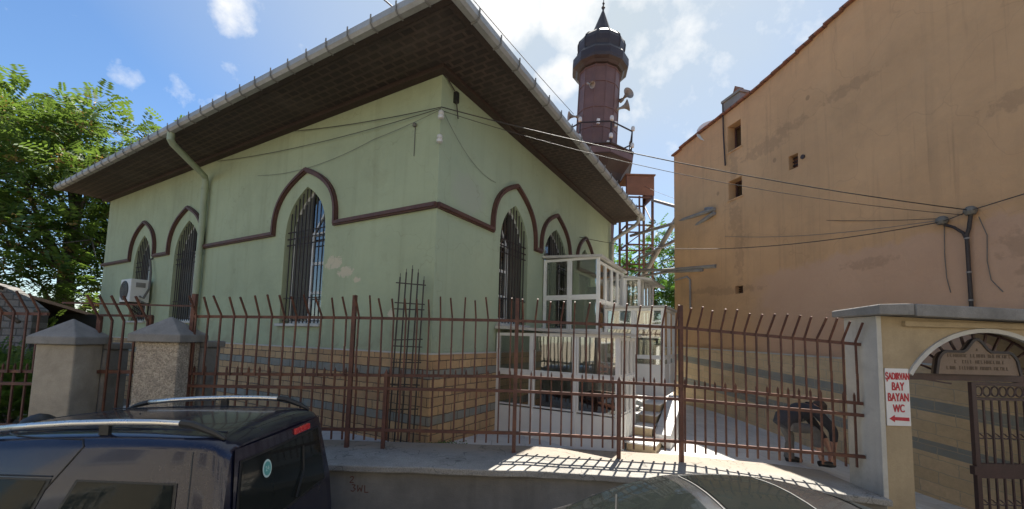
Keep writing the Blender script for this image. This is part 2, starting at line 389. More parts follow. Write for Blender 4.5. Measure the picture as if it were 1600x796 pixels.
# ------------------------------------------------------------------ mesh helpers
class MB:
    def __init__(s):
        s.v, s.f, s.m = [], [], []
        s.mi = 0
    def add(s, vs, fs):
        o = len(s.v)
        s.v += [tuple(v) for v in vs]
        s.f += [tuple(i + o for i in f) for f in fs]
        s.m += [s.mi] * len(fs)
        return s
    def box(s, x0, x1, y0, y1, z0, z1):
        v = [(x, y, z) for z in (z0, z1) for y in (y0, y1) for x in (x0, x1)]
        return s.add(v, [(0, 2, 3, 1), (4, 5, 7, 6), (0, 1, 5, 4), (2, 6, 7, 3), (0, 4, 6, 2), (1, 3, 7, 5)])
    def _frame(s, d, ref=None):
        d = Vector(d).normalized()
        ref = Vector(ref) if ref else (Vector((0, 0, 1)) if abs(d.z) < .95 else Vector((0, 1, 0)))
        a = d.cross(ref).normalized()
        return a, a.cross(d).normalized()
    def bar(s, p, q, w, h=None, ref=None):
        h = h or w
        p, q = Vector(p), Vector(q)
        a, b = s._frame(q - p, ref)
        v = []
        for c in (p, q):
            for i, j in ((-1, -1), (1, -1), (1, 1), (-1, 1)):
                v.append(c + a * (i * w / 2) + b * (j * h / 2))
        return s.add(v, [(0, 3, 2, 1), (4, 5, 6, 7), (0, 1, 5, 4), (1, 2, 6, 5), (2, 3, 7, 6), (3, 0, 4, 7)])
    def tube(s, pts, r, n=8, caps=True):
        pts = [Vector(p) for p in pts]
        rs = r if isinstance(r, (list, tuple)) else [r] * len(pts)
        vs, fs = [], []
        prev = None
        for i, p in enumerate(pts):
            d = (pts[min(i + 1, len(pts) - 1)] - pts[max(i - 1, 0)])
            if prev is None:
                a, b = s._frame(d)
            else:
                d.normalize()
                a = (prev - d * prev.dot(d)).normalized()
                b = d.cross(a) * -1
                b = a.cross(d).normalized()
            prev = a
            for k in range(n):
                t = 2 * PI * k / n
                vs.append(p + (a * math.cos(t) + b * math.sin(t)) * rs[i])
        for i in range(len(pts) - 1):
            for k in range(n):
                k2 = (k + 1) % n
                fs.append((i * n + k, i * n + k2, (i + 1) * n + k2, (i + 1) * n + k))
        if caps:
            fs.append(tuple(range(n - 1, -1, -1)))
            fs.append(tuple((len(pts) - 1) * n + k for k in range(n)))
        return s.add(vs, fs)
    def lathe(s, prof, n=16, c=(0, 0, 0), rot0=0.0):
        vs, fs = [], []
        for r, z in prof:
            for k in range(n):
                t = 2 * PI * k / n + rot0
                vs.append((c[0] + r * math.cos(t), c[1] + r * math.sin(t), c[2] + z))
        for i in range(len(prof) - 1):
            for k in range(n):
                k2 = (k + 1) % n
                fs.append((i * n + k, i * n + k2, (i + 1) * n + k2, (i + 1) * n + k))
        fs.append(tuple(range(n - 1, -1, -1)))
        fs.append(tuple((len(prof) - 1) * n + k for k in range(n)))
        return s.add(vs, fs)
    def slab(s, outer, holes, y0, y1):
        """solid with outline (x, z) and holes, from y0 (front) to y1 (back)"""
        loops = [outer] + list(holes)
        flat = [p for l in loops for p in l]
        tris = tessellate_polygon([[Vector((p[0], p[1], 0)) for p in l] for l in loops])
        n = len(flat)
        vs = [(x, y0, z) for x, z in flat] + [(x, y1, z) for x, z in flat]
        fs = []
        for a, b, c in tris:
            A, B, C = flat[a], flat[b], flat[c]
            cr = (B[0] - A[0]) * (C[1] - A[1]) - (B[1] - A[1]) * (C[0] - A[0])
            if abs(cr) < 1e-12:
                continue
            if cr < 0:
                a, b, c = a, c, b
            fs.append((a, b, c))
            fs.append((a + n, c + n, b + n))
        o = 0
        for li, l in enumerate(loops):
            area = sum(l[i][0] * l[(i + 1) % len(l)][1] - l[(i + 1) % len(l)][0] * l[i][1] for i in range(len(l)))
            k = len(l)
            for i in range(k):
                j = (i + 1) % k
                q = (o + i, o + i + n, o + j + n, o + j)
                if (area > 0) != (li == 0):
                    q = q[::-1]
                fs.append(q[::-1] if li == 0 else q[::-1])
            o += k
        return s.add(vs, fs)
    def strip(s, path, w, y0, y1, closed=False):
        """moulding of width w following an (x, z) path, standing from y0 to y1"""
        P = [Vector((p[0], p[1])) for p in path]
        L, Rr = [], []
        for i, p in enumerate(P):
            d1 = (P[i] - P[i - 1]).normalized() if i > 0 else None
            d2 = (P[i + 1] - P[i]).normalized() if i < len(P) - 1 else None
            d1 = d1 or d2
            d2 = d2 or d1
            n1, n2 = Vector((-d1.y, d1.x)), Vector((-d2.y, d2.x))
            m = (n1 + n2)
            m = m / max(.35, m.length_squared) * 2 if m.length_squared > 1e-6 else n1
            L.append(p + m * (w / 2))
            Rr.append(p - m * (w / 2))
        vs, fs = [], []
        for a, b in zip(L, Rr):
            vs += [(a.x, y0, a.y), (b.x, y0, b.y), (b.x, y1, b.y), (a.x, y1, a.y)]
        for i in range(len(P) - 1):
            for k in range(4):
                k2 = (k + 1) % 4
                fs.append((i * 4 + k, (i + 1) * 4 + k, (i + 1) * 4 + k2, i * 4 + k2))
        fs.append((0, 1, 2, 3))
        e = (len(P) - 1) * 4
        fs.append((e + 3, e + 2, e + 1, e))
        return s.add(vs, fs)
    def build(s, name, mat, parent=None, loc=(0, 0, 0), rotz=0.0, smooth=False, bevel=0.0, fix=True):
        me = bpy.data.meshes.new(name)
        me.from_pydata(s.v, [], s.f)
        mats = mat if isinstance(mat, (list, tuple)) else [mat]
        for m in mats:
            me.materials.append(MATS[m] if isinstance(m, str) else m)
        if len(mats) > 1:
            me.polygons.foreach_set('material_index', s.m)
        if fix and len(s.f) < 20000:
            bm = bmesh.new()
            bm.from_mesh(me)
            bmesh.ops.recalc_face_normals(bm, faces=bm.faces)
            bm.to_mesh(me)
            bm.free()
        if smooth:
            me.polygons.foreach_set('use_smooth', [True] * len(me.polygons))
        me.update()
        o = bpy.data.objects.new(name, me)
        COL.objects.link(o)
        if parent:
            o.parent = parent
        o.location = loc
        o.rotation_euler = (0, 0, rotz)
        if bevel:
            b = o.modifiers.new('bevel', 'BEVEL')
            b.width = bevel
            b.segments = 2
            b.limit_method = 'ANGLE'
        if smooth == 'auto':
            try:
                me.set_sharp_from_angle(angle=R(35))
            except Exception:
                pass
        return o

def tag(o, label=None, cat=None, group=None, kind=None):
    if label: o['label'] = label
    if cat: o['category'] = cat
    if group: o['group'] = group
    if kind: o['kind'] = kind
    return o

def thing(name, label, cat, loc=(0, 0, 0), rotz=0.0, group=None, kind=None):
    o = bpy.data.objects.new(name, None)
    COL.objects.link(o)
    o.location = loc
    o.rotation_euler = (0, 0, rotz)
    return tag(o, label, cat, group, kind)

def copy_tree(o, parent=None):
    c = o.copy()
    COL.objects.link(c)
    if parent:
        c.parent = parent
    for ch in list(o.children):
        copy_tree(ch, c)
    return c

def text_mb(body, size, align='CENTER', extrude=.002):
    """mesh of lettering lying in local X / Z, facing -Y"""
    cu = bpy.data.curves.new('lettering', 'FONT')
    cu.body = body
    cu.size = size
    cu.align_x = align
    cu.extrude = extrude
    o = bpy.data.objects.new('lettering', cu)
    COL.objects.link(o)
    dg = bpy.context.evaluated_depsgraph_get()
    me = bpy.data.meshes.new_from_object(o.evaluated_get(dg))
    mb = MB()
    mb.add([(v.co.x, -v.co.z, v.co.y) for v in me.vertices], [tuple(p.vertices) for p in me.polygons])
    bpy.data.objects.remove(o)
    bpy.data.meshes.remove(me)
    bpy.data.curves.remove(cu)
    return mb

def ogive(c, hw, z0, zs, za, n=10):
    """pointed-arch outline, anticlockwise in (x, z), from sill z0, springing zs, apex za"""
    h = za - zs
    def bz(t):
        a, b_, c_, d_ = (1 - t) ** 3, 3 * t * (1 - t) ** 2, 3 * t * t * (1 - t), t ** 3
        return hw * (a + b_ + c_ * .56), h * (b_ * .56 + c_ * .80 + d_)
    pts = [(c - hw, z0), (c + hw, z0), (c + hw, zs)]
    pts += [(c + bz(i / n)[0], zs + bz(i / n)[1]) for i in range(1, n + 1)]
    pts += [(c - bz(i / n)[0], zs + bz(i / n)[1]) for i in range(n - 1, -1, -1)]
    return pts

def ogive_top(c, hw, zs, za, x):
    """height of the arch at offset x"""
    o = ogive(c, hw, zs - 1, zs, za, 16)[2:]
    for (xa, za_), (xb, zb) in zip(o, o[1:]):
        if xb <= x <= xa and xa > xb:
            return za_ + (zb - za_) * (xa - x) / (xa - xb)
    return zs

def arch_over(c, hw, z0, zs, za, n=10):
    """open path for the moulding that climbs over a window, left to right"""
    o = ogive(c, hw, z0, zs, za, n)
    return [o[0]] + o[:1:-1] + [] if False else [o[0]] + list(reversed(o[2:])) + [o[1]]

def inset(poly, d):
    P = [Vector(p) for p in poly]
    out = []
    for i in range(len(P)):
        a, b, c = P[i - 1], P[i], P[(i + 1) % len(P)]
        d1, d2 = (b - a).normalized(), (c - b).normalized()
        n = Vector((-d1.y, d1.x)) + Vector((-d2.y, d2.x))
        n = n / max(.5, n.length_squared) * 2
        out.append(tuple(b + n * d))
    return out

# ------------------------------------------------------------------ ground
def lerp_tab(tab, x):
    if x <= tab[0][0]: return tab[0][1]
    for (a, u), (b, v) in zip(tab, tab[1:]):
        if x <= b:
            return u + (v - u) * (x - a) / (b - a)
    return tab[-1][1]
def cl(x): return max(0.0, min(1.0, x))

g = MB()
g.add([(-400, -400, 0), (400, -400, 0), (400, 400, 0), (-400, 400, 0)], [(0, 1, 2, 3)])
tag(g.build('ground', 'soil'), kind='structure')
g = MB()
g.add([(-120, -4.6, .004), (120, -4.6, .004), (120, 4.75, .004), (-120, 4.75, .004)], [(0, 1, 2, 3)])
tag(g.build('road', 'asphalt'), kind='structure')
g = MB()
g.box(-60, 60, -6.0, -4.6, .0, .13)
g.box(-60, 60, 4.75, 5.42, .0, .012)
tag(g.build('pavement', 'conc'), kind='structure')

def floor_z(x, y):
    near = .55 * (1 - cl((x - 4.9) / 2)) + .15 * cl((1 - x) / 2)
    far = .58 + .12 * cl((1 - x) / 2)
    u = cl((y - 7) / 5)
    return near * (1 - u) + far * u
g = MB()
def grid(mb, x0, x1, y0, y1, nx, ny):
    vs = []
    for j in range(ny + 1):
        for i in range(nx + 1):
            x, y = x0 + (x1 - x0) * i / nx, y0 + (y1 - y0) * j / ny
            vs.append((x, y, max(.02, floor_z(x, y))))
    fs = [(j * (nx + 1) + i, j * (nx + 1) + i + 1, (j + 1) * (nx + 1) + i + 1, (j + 1) * (nx + 1) + i) for j in range(ny) for i in range(nx)]
    mb.add(vs, fs)
grid(g, -9, 4.86, 6.45, 22, 40, 40)
grid(g, 4.86, 9.5, 5.5, 22, 16, 44)
tag(g.build('courtyard_paving', 'marble', fix=False), kind='structure')
g = MB()
g.box(-40, -9, 6.0, 60, -.5, .35)
tag(g.build('side_yard_ground', 'soil'), kind='structure')

# ------------------------------------------------------------------ mosque
MX, MY, MROT = -1.32, 6.8, R(-30)
mosque = thing('mosque', 'pale green mosque with ogee windows, brown mouldings and a deep dark eave', 'mosque', (MX, MY, 0), MROT)
LW, RWL, ZT = 15.3, 10.15, 7.12
SILL_L = 2.70
win_l = [(-3.65, .70, 2.70, 4.55, 5.66), (-9.03, .74, 2.75, 4.5, 5.58), (-12.0, .62, 2.75, 4.45, 5.46)]
win_r = [(2.70, .64, 2.82, 4.5, 5.53), (5.0, .78, 2.82, 4.5, 5.54), (7.3, .55, 2.82, 4.55, 5.46)]
STR = 4.73
trim_l = [(-3.70, 1.08, 6.03), (-9.1, 1.02, 5.95), (-12.0, .92, 5.88)]
trim_r = [(2.70, .98, 5.98), (4.98, .98, 5.93), (7.3, .80, 5.82)]

def wall_part(outer, wins, mat, rotz, loc):
    w = MB()
    w.slab(outer, [ogive(*a) for a in wins], 0, .34)
    return w.build('wall', mat, mosque, loc, rotz)
wall_part([(-LW, 0), (0, 0), (0, ZT + .05), (-LW, ZT + .05)], win_l, 'green_l', 0, (0, 0, 0))
wall_part([(.34, 0), (RWL, 0), (RWL, ZT + .05), (.34, ZT + .05)], win_r, 'green_r', R(90), (0, 0, 0))
# the strip of the side wall that closes the corner
w = MB(); w.box(-.003, .0, .0, .34, 0, ZT + .05)
w.build('wall', 'green_r', mosque, (.003, 0, 0), 0)
w = MB(); w.box(-LW, -.0, RWL - .3, RWL, 0, ZT); w.box(-LW, -LW + .3, .34, RWL - .3, 0, ZT)
w.build('wall', 'green', mosque)

def moulding(trims, x0, x1, rotz):
    path = [(x0, STR)]
    for c, hw, za in sorted(trims):
        a = arch_over(c, hw, STR, STR + .12, za, 12)
        if path[-1][0] > a[0][0] - .05:      # neighbouring arches share one foot
            m = (path[-1][0] + a[0][0]) / 2
            path[-1] = (m, STR); a[0] = (m, STR); a = a[1:]
        path += a
    path.append((x1, STR))
    mb = MB()
    mb.strip(path, .105, -.055, .02)
    mb.strip(path, .055, -.085, -.05)
    mb.build('string_course', 'brown', mosque, (0, 0, 0), rotz)
moulding(trim_l, -LW - .05, .0, 0)
moulding(trim_r, -.0, RWL, R(90))

def make_window(c, hw, z0, zs, za, rotz, grille_h):
    o = ogive(c, hw, z0, zs, za, 10)
    yb = .20
    f = MB()
    inner = inset(o, .075)
    f.slab(o, [inner], yb, yb + .06)
    zt = zs + .05
    # white sash in the half towards the corner; made-up dark boards stand for reveal shade in the other half
    sd_ = 1 if rotz == 0 else -1
    xa, xb = sorted((c - sd_ * .02, c + sd_ * (hw - .06)))
    f.box(c - .04, c + .04, yb - .002, yb + .055, z0 + .07, zt)
    f.box(xa, xb, yb - .004, yb + .058, zt, zt + .075)
    for fz in (.36, .70):
        zz = z0 + (zs - z0) * fz
        f.box(xa, xb, yb - .003, yb + .05, zz - .03, zz + .03)
    f.box(xa, xb, yb - .003, yb + .05, z0 + .075, z0 + .13)
    f.box(c + sd_ * (hw - .15) - .035, c + sd_ * (hw - .15) + .035, yb - .001, yb + .052, z0 + .1, zt)
    f.bar((c + sd_ * .02, yb + .02, zt + .05), (c + sd_ * hw * .55, yb + .02, zt + (za - zt) * .5), .04, .04)
    fo = f.build('window', 'pvc', mosque, (0, 0, 0), rotz)
    gl = MB(); gl.slab(inset(o, .05), [], yb + .024, yb + .030)
    gl.build('pane', 'dkglass', fo)
    sh = MB()
    x = c - sd_ * .06
    while abs(x - c) < hw - .10:
        top = ogive_top(c, hw, zs, za, x - sd_ * .045) - .12
        sh.box(min(x, x - sd_ * .088), max(x, x - sd_ * .088), yb - .012, yb + .02, z0 + .09, top)
        x -= sd_ * .094
    sh.build('shade_boards', 'shade_boards', fo)
    gr = MB()
    k = int(2 * hw / .12)
    for i in range(1, k):
        x = c - hw + 2 * hw * i / k
        top = ogive_top(c, hw, zs, za, x)
        gr.bar((x, .05, z0 + .01), (x, .05, top + .01), .018)
    for zz in (z0 + .06, z0 + .55, zs - .12, zs + .02, zs + .17):
        gr.bar((c - hw - .01, .05 + .017, zz), (c + hw + .01, .05 + .017, zz), .026, .02)
    gr.build('grille', 'iron', fo)
    s = MB(); s.box(c - hw - .07, c + hw + .07, -.07, .17, z0 - .06, z0 - .003)
    s.build('sill', 'plaster', fo, bevel=.008)
    return fo
for a in win_l: make_window(*a, 0, 0)
for a in win_r: make_window(*a, R(90), 0)

# plinth of split stone, and its thin capping line
p = MB(); p.slab([(-LW - .05, 0), (.05, 0), (.05, 2.2), (-LW - .05, 2.2)], [], -.05, -.004)
p.build('stone_plinth', 'brick', mosque)
p = MB(); p.slab([(-.004, 0), (2.0, 0), (2.0, 2.2), (-.004, 2.2)], [], -.05, -.004)
p.build('stone_plinth', 'brick', mosque, (0, 0, 0), R(90))
p = MB(); p.box(-LW - .05, .065, -.065, -.003, 2.2, 2.225); p.box(.003, .065, -.065 + .062, 2.0, 2.2, 2.225)
p.build('plinth_capping', 'plaster', mosque)

# eaves
EL, ER = 1.25, 1.15            # overhang on the street front and on the alley side
x0, x1, y0, y1 = -15.55, ER, -EL, RWL + .25
s = MB()
s.box(x0, x1 - .06, y0 + .06, -.16, ZT, ZT + .04)
s.box(.16, x1 - .06, -.16, y1, ZT, ZT + .04)
s.build('soffit', 'lattice', mosque)
s = MB()
s.box(x0, .16, -.16, 0, ZT - .07, ZT + .02); s.box(0.0, .16, 0, y1, ZT - .068, ZT + .02)      # frieze board on the wall head
s.box(x0, x1 - .03, y0 + .02, y0 + .14, ZT - .035, ZT + .06)
s.box(x1 - .15, x1 - .03, y0 + .14, y1, ZT - .034, ZT + .06)
s.build('eave_board', 'darkwood', mosque, bevel=.01)
gt = MB()
prof = [(-.005, -.075), (.085, -.075), (.125, -.03), (.125, .065), (.11, .065), (-.005, .06)]
def sweep_gutter(mb, a, b, nrm):
    a, b, nrm = Vector(a), Vector(b), Vector(nrm)
    vs = []
    for c in (a, b):
        for u, v in prof:
            vs.append(c + nrm * u + Vector((0, 0, v)))
    k = len(prof)
    mb.add(vs, [(i, (i + 1) % k, k + (i + 1) % k, k + i) for i in range(k)] + [tuple(range(k)), tuple(range(2 * k - 1, k - 1, -1))])
zg = ZT + .03
sweep_gutter(gt, (x0, y0 + .015, zg), (x1 + .09, y0 + .015, zg), (0, -1, 0))
sweep_gutter(gt, (x1 - .025, y0 - .105, zg + .001), (x1 - .025, y1, zg + .001), (1, 0, 0))
def bracket(mb, o, n):
    o, n = Vector(o), Vector(n)
    pr = [(-.01, -.088), (.092, -.088), (.138, -.036), (.138, .105)]
    for (u, v), (u2, v2) in zip(pr, pr[1:]):
        mb.bar(o + n * u + Vector((0, 0, v)), o + n * u2 + Vector((0, 0, v2)), .022, .012)
go = gt.build('gutter', 'gutter', mosque)
def bracket_part(o, n):
    gb = MB(); bracket(gb, o, n)
    gb.build('gutter_bracket', 'conc', go)
x = x1 - .35
while x > x0:
    bracket_part((x, y0 + .015, zg), (0, -1, 0)); x -= .52
y = y0 + .55
while y < y1:
    bracket_part((x1 - .025, y, zg), (1, 0, 0)); y += .6
# low hip roof
rf = MB()
zr = ZT + .09
cy = (y0 + y1) / 2
hh = (y1 - y0) / 2 * math.tan(R(13))
rf.add([(x0, y0, zr), (x1, y0, zr), (x1, y1, zr), (x0, y1, zr), (x0 + 5.8, cy, zr + hh), (x1 - 5.8, cy, zr + hh)],
       [(0, 1, 5, 4), (1, 2, 5), (2, 3, 4, 5), (3, 0, 4), (0, 3, 2, 1)])
rf.build('roof', 'tiles', mosque)
# downpipe of the street front
d = MB()
d.tube([(-7.05, -1.27, ZT - .04), (-7.05, -1.27, ZT - .2), (-7.1, -1.2, ZT - .27), (-7.95, -.16, 6.6), (-8.0, -.11, 6.48), (-8.0, -.11, 6.2), (-8.0, -.11, .6)], .075, 12)
for zz in (6.3, 4.55, 3.1, 1.6):
    d.tube([(-8.0, -.11, zz - .03), (-8.0, -.11, zz + .03)], .088, 12)
d.build('downpipe', 'green', mosque, smooth='auto')
d = MB()
d.tube([(1.1, 9.9, ZT - .02), (1.1, 9.9, ZT - .2), (1.0, 9.92, ZT - .3), (.16, 9.98, 6.35), (.1, 10.0, 6.2), (.1, 10.0, .6)], .07, 10)
d.build('downpipe', 'gutter', mosque, smooth='auto')

# ------------------------------------------------------------------ glazed lean-tos (in the mosque's own frame)
def glazed(mb, gb, pb, u0, u1, z0, z1, cols, zr, M4, panel_to=None, fr=.055):
    """PVC framed wall in the plane y=0 (outside -y): mullions at cols, rails at zr, solid panel up to panel_to"""
    def tb(b, *a):
        t = MB(); t.box(*a)
        b.add([M4 @ Vector(v) for v in t.v], t.f)
    us = [u0] + list(cols) + [u1]
    for i, u in enumerate(us):
        w = fr * (1.25 if i in (0, len(us) - 1) else .8)
        tb(mb, u - w / 2 if 0 < i < len(us) - 1 else (u if i == 0 else u - w), u + w / 2 if 0 < i < len(us) - 1 else (u + w if i == 0 else u), -.006, .07, z0, z1)
    for z in [z0 + fr / 2] + list(zr) + [z1 - fr / 2]:
        tb(mb, u0 + .004, u1 - .004, .0, .062, z - fr / 2, z + fr / 2)
    if panel_to:
        tb(pb, u0 + .01, u1 - .01, .018, .05, z0 + .01, panel_to)
        for u in us[1:-1]:
            pass
    # sash edging inside each light
    zz = [panel_to or z0] + [z for z in zr if z > (panel_to or z0)] + [z1]
    for a, b in zip(us, us[1:]):
        for c, d in zip(zz, zz[1:]):
            if d - c < .15: continue
            for q in ((a + .03, a + .062, c + .03, d - .03), (b - .062, b - .03, c + .03, d - .03), (a + .06, b - .06, c + .03, c + .06), (a + .06, b - .06, d - .06, d - .03)):
                tb(mb, q[0], q[1], -.002 + .01, .055, q[2], q[3])
    tb(gb, u0 + .02, u1 - .02, .03, .036, (panel_to or z0) + .01, z1 - .02)

def face(lx, ly, ang):
    return Matrix.Translation((lx, ly, 0)) @ Matrix.Rotation(ang, 4, 'Z')
FRONT, SIDE = 0.0, R(90)

porch = thing('glazed_porch', 'white framed glazed porch with solid lower panels, in front of the green side wall', 'porch', (MX, MY, 0), MROT)
f, gg, pp = MB(), MB(), MB()
glazed(f, gg, pp, .04, 2.58, .35, 2.62, (.86, 1.76), (1.84,), face(0, 1.98, FRONT), 1.16)
glazed(f, gg, pp, .0, 1.2, .35, 2.58, (.3, .6, .9), (1.84,), face(2.58, 1.98, SIDE), 1.16)
f.build('frame', 'pvc', porch); gg.build('pane', 'glass', porch); pp.build('lower_panel', 'pvc', porch)
r_ = MB()
r_.add([(0.03, 1.90, 2.70), (2.68, 1.90, 2.60), (2.68, 3.25, 2.60), (.03, 4.15, 2.70), (0.03, 1.90, 2.76), (2.68, 1.90, 2.645), (2.68, 3.25, 2.645), (.03, 4.15, 2.76)],
       [(3, 2, 1, 0), (4, 5, 6, 7), (0, 1, 5, 4), (1, 2, 6, 5), (2, 3, 7, 6), (3, 0, 4, 7)])
r_.build('roof', 'plaster', porch)
i_ = MB(); i_.box(.05, 2.45, 2.1, 3.1, .5, .62)
i_.build('floor_slab', 'conc', porch)
cl_ = MB()
cl_.box(1.75, 2.35, 2.5, 2.95, .62, 1.5)
cl_.box(.3, 1.2, 2.7, 3.0, .62, 1.35)
cl_.build('shoe_cabinet', 'brown', porch, bevel=.01)

gal = thing('glazed_gallery', 'long raised white gallery of narrow windows running along the side wall', 'gallery', (MX, MY, 0), MROT)
f, gg, pp = MB(), MB(), MB()
glazed(f, gg, pp, .04, 1.5, 1.2, 4.52, (.74,), (2.72, 3.55), face(0, 4.15, FRONT), 2.7)
glazed(f, gg, pp, .0, 2.25, 1.2, 4.42, (.55, 1.1, 1.65), (2.75, 3.45), face(1.5, 4.15, SIDE), 2.7)
glazed(f, gg, pp, 1.5, 1.95, 1.2, 4.3, (), (2.75, 3.45), face(0, 6.4, FRONT), 2.7)
glazed(f, gg, pp, .0, 1.8, 1.2, 4.3, (.45, .9, 1.35), (2.75, 3.45), face(1.95, 6.4, SIDE), 2.7)
f.build('frame', 'pvc', gal); gg.build('pane', 'glass', gal); pp.build('lower_panel', 'pvc', gal)
r_ = MB()
def flat(mb, q, zt, th):
    vs = [(x, y, z - th) for x, y, z in q] + list(q)
    mb.add(vs, [(3, 2, 1, 0), (4, 5, 6, 7), (0, 1, 5, 4), (1, 2, 6, 5), (2, 3, 7, 6), (3, 0, 4, 7)])
flat(r_, [(.02, 4.08, 4.63), (1.58, 4.08, 4.55), (1.58, 6.4, 4.50), (.02, 6.4, 4.63)], 0, .06)
flat(r_, [(.02, 6.402, 4.63), (2.28, 6.30, 4.26), (2.28, 8.35, 4.26), (.02, 8.3, 4.63)], 0, .06)
r_.build('roof', 'plaster', gal)
b_ = MB(); b_.box(.06, 1.44, 4.3, 8.1, .4, 1.2); b_.build('base', 'conc', gal)
b_ = MB(); b_.box(.9, 1.2, 5.0, 5.3, 2.75, 3.9); b_.box(.2, .45, 6.0, 6.4, 2.75, 3.8); b_.build('cabinet', 'darkwood', gal)

ves = thing('entrance_vestibule', 'white doorway bay with half-glazed panels above the marble steps', 'doorway', (MX, MY, 0), MROT)
f, gg, pp = MB(), MB(), MB()
glazed(f, gg, pp, 1.56, 2.92, 1.3, 3.28, (2.25,), (2.15, 2.85), face(0, 4.4, FRONT), 2.0)
glazed(f, gg, pp, .0, 1.6, 1.3, 3.28, (.8,), (2.15,), face(2.92, 4.4, SIDE), 2.0)
f.build('frame', 'pvc', ves); gg.build('pane', 'glass', ves); pp.build('lower_panel', 'pvc', ves)
r_ = MB(); r_.box(1.57, 2.98, 4.34, 6.1, 3.285, 3.33); r_.build('roof', 'plaster', ves)

st = thing('entrance_steps', 'sunlit white marble steps climbing beside the glazed porch', 'steps', (MX, MY, 0), MROT)
for i, (ya, xb_, zt_) in enumerate(((2.35, 3.13, .72), (2.95, 2.96, .90), (3.35, 2.96, 1.07), (3.72, 2.96, 1.24))):
    zb_ = (.4, .72, .90, 1.07)[i]
    q = MB(); q.box(2.62, xb_ - .02, ya, 4.38, zb_ + (.002 if i else 0), zt_ - .03)
    o = q.build('step', 'sand', st)
    q = MB(); q.box(2.60, xb_, ya - .03, 4.385, zt_ - .028, zt_)
    q.build('tread', 'marble', o, bevel=.006)
q = MB()
q.add([(2.98, 2.9, .724), (3.28, 2.9, .5), (3.28, 4.6, .5), (2.98, 4.6, .724), (2.98, 2.9, .80), (3.28, 2.9, .80), (3.28, 4.6, 1.34), (2.98, 4.6, 1.34)],
      [(3, 2, 1, 0), (4, 5, 6, 7), (0, 1, 5, 4), (1, 2, 6, 5), (2, 3, 7, 6), (3, 0, 4, 7)])
q.build('cheek_slab', 'marble', st, bevel=.008)

# ------------------------------------------------------------------ air conditioner on the street front
ac = thing('air_conditioner', 'white outdoor air conditioning unit bracketed below the far window', 'air conditioner', (MX, MY, 0), MROT)
b = MB(); b.box(-11.75, -11.0, -.52, -.06, 3.28, 3.96); bo = b.build('casing', 'white', ac, bevel=.02)
b = MB()
b.lathe([(.29, 0), (.29, .012), (.26, .016)], 28, (0, 0, 0))
fo = b.build('fan_opening', 'black', bo, (-11.42, -.522, 3.62)); fo.rotation_euler = (R(90), 0, 0)
b = MB()
for k in range(5):
    b.tube([(-11.42 + (.06 + .05 * k) * math.cos(a * PI / 12), -.545, 3.62 + (.06 + .05 * k) * math.sin(a * PI / 12)) for a in range(25)], .004, 5, False)
for k in range(8):
    a = k * PI / 4
    b.bar((-11.42, -.545, 3.62), (-11.42 + .27 * math.cos(a), -.545, 3.62 + .27 * math.sin(a)), .006)
b.build('fan_guard', 'conc', bo)
b = MB(); b.box(-11.01, -10.985, -.40, -.18, 3.72, 3.86); b.build('valve_cover', 'conc', bo)
b = MB()
for xx in (-11.6, -11.15):
    b.bar((xx, 0, 3.26), (xx, -.55, 3.26), .04); b.bar((xx, -.02, 3.25), (xx, -.02, 2.85), .035); b.bar((xx, -.02, 2.88), (xx, -.45, 3.25), .03)
b.build('bracket', 'iron', ac)
b = MB(); b.tube([(-10.97, -.3, 3.45), (-10.85, -.25, 3.4), (-10.8, -.15, 3.7), (-10.95, -.1, 4.2), (-11.15, -.08, 4.6), (-11.25, .1, 4.75)], .03, 8)
b.tube([(-10.97, -.35, 3.38), (-10.8, -.3, 3.3), (-10.72, -.12, 3.2), (-10.75, -.06, 2.6)], .02, 7)
b.build('refrigerant_hose', 'greycable', ac)

# ------------------------------------------------------------------ minaret
MNX, MNY = 3.52, 17.5
minaret = thing('minaret', 'oxblood minaret with a dark bulbous cap and pointed spire behind the mosque', 'minaret', (MNX, MNY, 11.2))
minaret.rotation_euler = (0, R(2.6), R(8))
n12 = 12
b = MB()
b.lathe([(.98, -11.0), (.98, -2.6), (.93, -2.1), (.93, -.85)], n12); b.build('lower_shaft', 'minaret', minaret)
b = MB()
b.lathe([(.90, -.78), (.90, 3.35)], n12)
bo = b.build('shaft', 'minaret', minaret)
b = MB()
for zz in (-.6, .35, 1.25, 2.4, 3.1):
    b.lathe([(.905, zz - .035), (.925, zz - .03), (.925, zz + .03), (.905, zz + .035)], n12)
for k in range(n12):
    a = 2 * PI * k / n12
    b.bar((.905 * math.cos(a), .905 * math.sin(a), -.75), (.905 * math.cos(a), .905 * math.sin(a), 3.3), .035)
b.build('panel_strips', 'minaret', bo)
b = MB()
b.lathe([(.9, 3.14), (1.02, 3.16), (1.10, 3.25), (1.24, 3.32), (1.26, 3.45), (1.25, 3.72), (1.16, 3.86), (1.06, 3.95), (1.05, 4.0)], n12)
b.build('cornice', 'lead', minaret)
b = MB()
b.lathe([(1.02, 3.99), (1.06, 4.2), (1.07, 4.42), (1.01, 4.62), (.86, 4.80), (.66, 4.92), (.52, 5.0), (.45, 5.14), (.34, 5.45), (.22, 5.8), (.10, 6.15), (.03, 6.35)], n12)
sp = b.build('dome_cap', 'lead', minaret)
b = MB()
for k in range(n12):
    a = 2 * PI * k / n12
    b.tube([(r_ * math.cos(a), r_ * math.sin(a), z_) for r_, z_ in ((1.035, 4.0), (1.07, 4.2), (1.08, 4.42), (1.02, 4.63), (.87, 4.81), (.67, 4.93), (.53, 5.01))], .018, 5)
b.build('seam_ribs', 'lead', sp)
b = MB()
b.lathe([(.035, 6.3), (.05, 6.4), (.09, 6.47), (.05, 6.54), (.025, 6.6), (.06, 6.68), (.02, 6.76), (.012, 6.95)], 8)
b.build('finial', 'lead', minaret)
